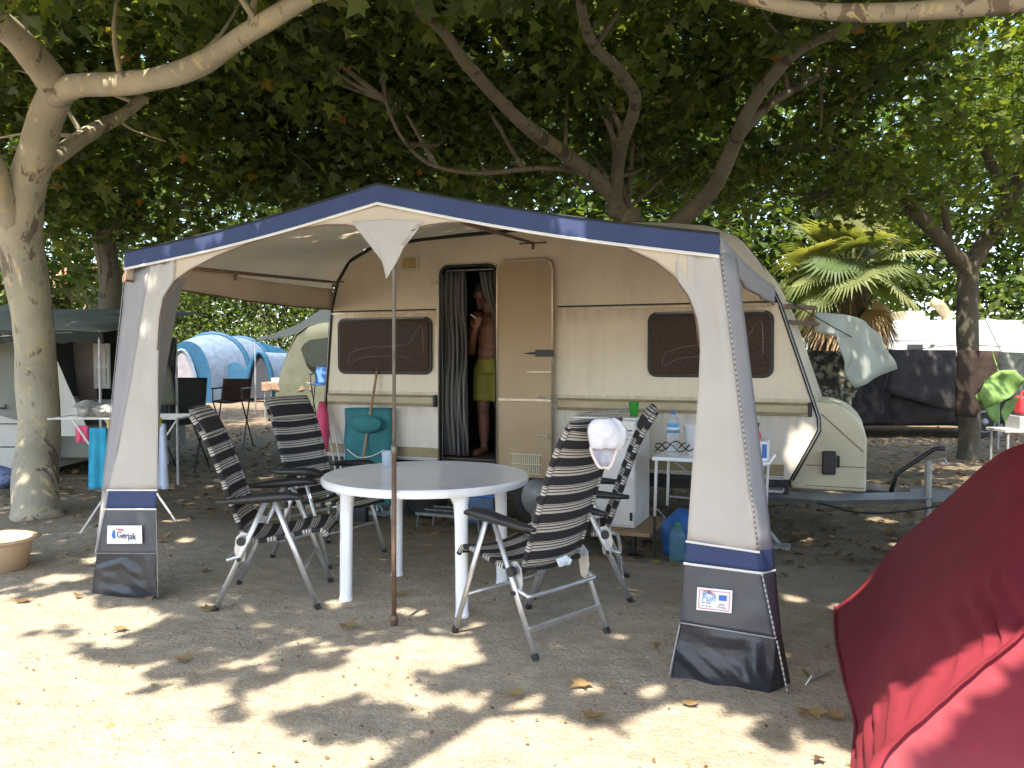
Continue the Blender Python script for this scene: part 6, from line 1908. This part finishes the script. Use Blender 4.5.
wav = lambda p: .035 * math.sin(p.x * 16 + p.z * 3)
sheet('bed_sheet', 'pale greenish sheet thrown over the end of the clothes line', 'sheet', [(814, 312), (845, 314), (869, 322), (881, 334), (894, 369), (857, 388), (850, 376), (854, 356), (851, 340), (836, 337), (815, 332)], M['sheet'], [8.2, 8.3, 8.4, 8.5, 8.6, 8.35, 8.3, 8.3, 8.3, 8.2, 8.15], .05, 5, 8, 3, wav)
sheet('camouflage_net', 'camouflage net hanging behind the caravan gas locker', 'net', [(800, 350), (858, 352), (860, 384), (848, 412), (818, 402), (806, 380)], M['camo'], 8.9, .05, 5, 7, 8)
sheet('bath_towel', 'large charcoal towel hanging on the clothes line', 'towel', [(889, 350), (956, 350), (955, 412), (884, 392), (890, 372)], M['towel_grey'], 9.6, .03, 4, 7, 9)
sheet('bath_towel', 'second charcoal towel hanging lower behind the first', 'towel', [(887, 360), (953, 358), (955, 421), (892, 425), (890, 392)], M['towel_grey'], 9.75, .025, 4, 7, 12)
sheet('bath_towel', 'dark brown towel hanging beside the slim tree', 'towel', [(957, 350), (1000, 351), (994, 376), (983, 404), (976, 418), (955, 416)], M['towel_brown'], 9.9, .03, 4, 7, 15)
gbp = thing('hammock_bag', 'lime green camping bag hanging right of the dark towels', 'bag', tuple(P(998, 398, 9.2)))
mb = MB(); cloth(mb, [P(x, y, 9.15) for x, y in ((976, 396), (984, 382), (1000, 372), (1014, 370), (1023, 379), (1020, 391), (1008, 398), (994, 402), (984, 408))], .07, 4, 9, 3, fold=lambda p: .05 * math.sin(p.x * 9 + p.z * 14)); mb.build('pouch', M['green_bag'], gbp, smooth=True, solid=.05)
mb = MB(); cloth(mb, [P(x, y, 9.25) for x, y in ((975, 396), (990, 384), (1002, 400), (996, 414), (1000, 426), (990, 418))], .05, 6, 6, 2); cloth(mb, [P(x, y, 9.3) for x, y in ((1006, 402), (1018, 396), (1014, 410), (1004, 424), (1001, 412))], .05, 6, 6, 5); mb.build('flap', M['green_bag'], gbp, smooth=True, solid=.008)
MB().tube([P(1000, 376, 9.2), P(992, 351, 9.6)], .006, 5).build('strap', M['green_bag'], gbp)
rbx = thing('jerry_can', 'red plastic can at the right edge beyond the green bag', 'can', tuple(P(1026, 406, 9.8)))
p = P(1026, 405, 9.8); MB().box(p, (.22, .15, .22)).build('body', M['red'], rbx, bevel=.03); MB().tube([p + Vector((-.06, 0, .11)), p + Vector((-.05, 0, .16)), p + Vector((.05, 0, .16)), p + Vector((.06, 0, .11))], .014, 6).build('handle', M['red'], rbx)
ftb = thing('camping_stand', 'grey folding stand with a flat top behind the red tent', 'stand', (P(1014, 440, 9.8).x, 9.8, -.13))
z_ = p.z - .115 - .012
pa, pb_ = P(998, 430, 9.8).x, P(1050, 430, 9.8).x
MB().box(((pa + pb_) / 2, 9.85, P(1010, 430, 9.8).z), (pb_ - pa, .4, .03)).build('tabletop', M['offwhite'], ftb)
MB().box((p.x, 9.85, (z_ + P(1010, 430, 9.8).z) / 2), (.26, .3, z_ - P(1010, 430, 9.8).z)).build('crate', M['grey_pane'], ftb, bevel=.01)
for x in (pa + .05, pb_ - .05):
    for y in (9.68, 10.02): MB().tube([(x, y, P(1010, 431, 9.8).z), (x, y, -.13)], .014, 6).build('leg', M['alu_dull'], ftb)

# black car beyond the towels
Yv = 15.0
xa, xb = P(858, 420, Yv).x, P(1003, 420, Yv).x
car = thing('parked_car', 'black car parked beyond the hanging towels', 'car', ((xa + xb) / 2, Yv + .8, -.13))
zf, zt_ = P(900, 434, Yv).z, P(900, 362, Yv).z
lng = xb - xa + 1.0
px_ = lambda k: xa - .8 + lng * k
side = [(0, .26), (0, .68), (.03, .80), (.22, .92), (.33, 1.36), (.42, 1.46), (.78, 1.46), (.93, 1.08), (1.0, .95), (1.0, .30), (.93, .18), (.05, .18)]
mb = MB(); mb.prism([Vector((px_(k), Yv, z - .08)) for k, z in side], (0, 1.65, 0)); mb.build('body', M['car_black'], car, bevel=.06, seg=3)
for (a, b) in ((.36, .56), (.58, .80)):
    MB().prism([Vector((px_(a), Yv - .004, .86)), Vector((px_(b), Yv - .004, .86)), Vector((px_(b - .02), Yv - .004, 1.27)), Vector((px_(a + .05), Yv - .004, 1.27))], (0, -.008, 0)).build('window', M['glass_dark'], car)
for k in (.12, .85):
    mb = MB(); mb.lathe([(.20, 0), (.29, 0), (.31, .03), (.31, .17), (.29, .2)], (0, 0, 0), 26, True); Mx = Matrix.Rotation(-PI / 2, 3, 'X'); mb.v = [Mx @ v + Vector((px_(k), Yv - .03, .18)) for v in mb.v]
    wh = mb.build('wheel', M['tyre'], car)
    mb = MB(); mb.lathe([(0, -.03), (.05, -.035), (.06, 0), (.15, .02), (.20, -.02), (.205, .01)], (0, 0, 0), 22); mb.v = [Mx @ v + Vector((px_(k), Yv - .03, .18)) for v in mb.v]
    mb.build('rim', M['rim'], wh, smooth=True)
for y in (.5,): MB().box((px_(.995), Yv + .25, .72), (.06, .3, .14)).build('headlight', M['grey_pane'], car, bevel=.02)

# white motorhome
Ym = 18.5
xa, xb = P(889, 340, Ym).x, P(1003, 340, Ym).x
zt_ = P(900, 320, Ym).z
mh = thing('motorhome', 'white motorhome in full sun behind the slim tree', 'motorhome', ((xa + xb) / 2, Ym + 1, -.13))
mb = MB(); mb.prism([Vector((x, Ym, z)) for x, z in ((xa, .3), (xa, zt_ - .12), (xa + .12, zt_), (xb + 1.8, zt_), (xb + 2.2, zt_ - .3), (xb + 2.6, 1.2), (xb + 2.9, .9), (xb + 2.9, .3))], (0, 2.2, 0)); mb.build('body', M['white_van'], mh, bevel=.05)
z1, z0 = P(900, 341.5, Ym).z, P(900, 352, Ym).z
MB().box(((xa + xb) / 2, Ym - .006, z1 + .03), (xb - xa, .012, .02)).build('side_line', M['grey_pane'], mh)
for (p0, p1) in ((905, 924), (928, 940), (944, 953), (958, 968)):
    a, b = P(p0, 345, Ym).x, P(p1, 345, Ym).x
    f = MB().box(((a + b) / 2, Ym - .012, z1 - .30), (b - a, .024, .55)).build('window', M['grey_pane'], mh, bevel=.02); MB().box(((a + b) / 2, Ym - .026, z1 - .30), (b - a - .08, .006, .46)).build('pane', M['glass_dark'], f)
mb = MB()
for k in range(6): mb.box((P(895 + k * 2.6, 334, Ym).x, Ym - .004, P(895, 334.5, Ym).z), (.035, .008, .055 + .02 * (k % 3 == 2)))
mb.build('side_lettering', M['grey_pane'], mh)
mb = MB(); c_ = P(938, 337, Ym); mb.prism([c_ + Vector((dx, -.004, dz)) for dx, dz in ((-.07, .05), (0, 0), (.08, .06), (.02, -.05), (-.03, -.03))], (0, -.006, 0)); mb.build('emblem', M['grey_pane'], mh)
a, b = P(914, 315, Ym).x, P(936, 315, Ym).x
MB().box(((a + b) / 2, Ym + .8, zt_ + .12), (b - a, .7, .22)).build('roof_vent', M['beige_plastic'], mh, bevel=.05)
mb = MB(); mb.tube(catmull([P(947, 322, Ym + .5), P(946, 315, Ym + .5), P(940, 306, Ym + .4), P(934, 303, Ym + .3)], 5), .12, 10); mb.build('flue', M['waist'], mh, smooth=True)
for x in (xa + .8, xb + 1.6):
    mb = MB(); mb.lathe([(.2, 0), (.33, 0), (.35, .04), (.35, .2)], (0, 0, 0), 22, True); Mx = Matrix.Rotation(-PI / 2, 3, 'X'); mb.v = [Mx @ v + Vector((x, Ym - .02, .22)) for v in mb.v]; mb.build('wheel', M['tyre'], mh)
# white pavilion tent at the right edge
Yp = 16.5
ap = P(998, 318, Yp)
pv = thing('pavilion_tent', 'white peaked tent roof at the right edge', 'tent', (ap.x + .9, Yp, -.13))
ze = P(1010, 352, Yp).z
cs = [Vector((ap.x - .5, Yp - 1, ze)), Vector((ap.x + 3.2, Yp - 1.2, ze - .1)), Vector((ap.x + 3.2, Yp + 2, ze - .1)), Vector((ap.x - .5, Yp + 2, ze))]
mb = MB(); top_ = ap + Vector((.05, .5, 0))
for i in range(4): mb.quad(cs[i], cs[(i + 1) % 4], top_)
mb.build('roof', M['white_van'], pv)
mb = MB(); mb.tube([top_, cs[1]], .02, 6); mb.tube([top_, cs[0]], .02, 6); mb.build('seam', M['grey_pane'], pv)
mb = MB()
for i in range(4): mb.quad(cs[i], cs[(i + 1) % 4], cs[(i + 1) % 4] - Vector((0, 0, .25)), cs[i] - Vector((0, 0, .25)))
mb.build('valance', M['grey_canvas'], pv, solid=.01)
for c_ in cs: MB().tube([c_, Vector((c_.x, c_.y, -.13))], .025, 6).build('pole', M['alu_dull'], pv)
q = P(1012, 400, 13.2)
wl_ = thing('windbreak', 'pale patterned windbreak behind the green bag', 'windbreak', (q.x, 13.2, -.13))
mb = MB(); cloth(mb, [P(x, y, 13.2) for x, y in ((998, 352), (1060, 354), (1060, 400), (1000, 398))], .05, 2, 6, 3); mb.build('sheet', mat('grey_pattern', (.22, .23, .20), .9, .4, 12), wl_, smooth=True, solid=.01)
for x in (1000, 1058): a = P(x, 354, 13.22); MB().tube([a, Vector((a.x, a.y, -.13))], .014, 6).build('pole', M['alu_dull'], wl_)
# far white car left of the palm
Yw = 17.0
c_ = P(816, 352, Yw) + Vector((-1.5, 0, 0))
wc = thing('parked_car', 'white car glimpsed between the caravan front and the pale sheet', 'car', (c_.x, Yw + .8, -.13))
pxw = lambda k: c_.x - 2.0 + 4.0 * k
mb = MB(); mb.prism([Vector((pxw(k), Yw, z)) for k, z in [(k, z * 1.15 - .05) for k, z in side]], (0, 1.7, 0)); mb.build('body', M['white_van'], wc, bevel=.06, seg=3)
for (a, b) in ((.37, .56), (.58, .80)):
    MB().prism([Vector((pxw(a), Yw - .004, 1.02)), Vector((pxw(b), Yw - .004, 1.02)), Vector((pxw(b - .02), Yw - .004, 1.5)), Vector((pxw(a + .05), Yw - .004, 1.5))], (0, -.008, 0)).build('window', M['glass_dark'], wc)
for k in (.20, .85):
    mb = MB(); mb.lathe([(.18, 0), (.29, 0), (.31, .03), (.31, .17)], (0, 0, 0), 22, True); Mx = Matrix.Rotation(-PI / 2, 3, 'X'); mb.v = [Mx @ v + Vector((pxw(k), Yw - .03, .18)) for v in mb.v]; mb.build('wheel', M['tyre'], wc)

# ------------------------------------------------------------------ fallen leaves
rng = np.random.default_rng(23)
pts = []
while len(pts) < 6000:
    y = rng.uniform(2.3, 17); x = rng.uniform(-.75 * y - 1.5, .75 * y + 1.5)
    tt = x * NN.x + y * NN.y
    dens = 0.004 + .996 * sstep(4.9, 7.6, tt + 1.0 * mnoise.noise(Vector((x * .9, y * .9, 0))))
    if x < -2.5: dens = max(dens, .12 * sstep(3.8, 5.5, y))
    if rng.uniform() < dens: pts.append((x, y, gz(x, y) + rng.uniform(.008, .022)))
o = leaf_mesh('fallen_leaves', np.array(pts), .075, M['leaf_dry'], None, 'palm', flat=.3, rng=rng, cull=False, droop=0)
tag(o, 'dry brown plane leaves and litter scattered over the ground', 'fallen leaves', kind='stuff')
pts = []
while len(pts) < 1100:
    y = rng.uniform(2.0, 7); x = rng.uniform(-.72 * y - .5, .72 * y + .5)
    if mnoise.noise(Vector((x * .8, y * .8, 4))) > rng.uniform(-.6, .8): pts.append((x, y, gz(x, y) + .006))
o = leaf_mesh('ground_litter', np.array(pts), .020, M['leaf_dry'], None, 'kite', flat=.35, rng=rng, cull=False, droop=0)
tag(o, 'tiny twigs, chips and leaf crumbs strewn on the sand', 'litter', kind='stuff')
big = [(348, 629, .10, 'single dry leaf lying beside the foot of the middle pole'), (515, 698, .08, 'small brown leaf on the sand below the hat chair'), (580, 688, .10, 'large curled tan leaf below the hat chair'), (594, 720, .09, 'pale leaf lying in the sunny sand in front'), (812, 718, .11, 'left one of two big dry leaves by the red tent'),
       (834, 720, .09, 'right one of two big dry leaves by the red tent'), (690, 706, .07, 'small leaf just in front of the right awning skirt'), (183, 662, .09, 'dark leaf in the dappled shade at the left front'), (400, 596, .10, 'dry leaf under the round table'), (210, 611, .10, 'leaf beside the left chair foot'), (120, 632, .08, 'leaf in front of the left awning post')]
for i, (x, y, s_, lab_) in enumerate(big):
    g_ = G(x, y); a0 = rng.uniform(0, 6.28)
    mb = MB(); rws = []
    for (u, v) in [(0, .33)] + [tuple(q_) for q_ in PALM]:
        w_ = Vector((u * math.cos(a0) - (v - .4) * math.sin(a0), u * math.sin(a0) + (v - .4) * math.cos(a0), 0)) * s_
        mb.v.append(Vector((g_.x, g_.y, g_.z + .012)) + w_ + Vector((0, 0, .26 * s_ * abs(u) + .10 * s_ * abs(v - .4))))
    mb.f = [(0, 1 + k, 1 + (k + 1) % 12) for k in range(12)]
    o = mb.build('fallen_leaf', M['leaf_dry'], None, solid=.0012); tinted(o, .7, 1.0)
    tag(o, lab_, 'leaf', 'large fallen leaves in front')
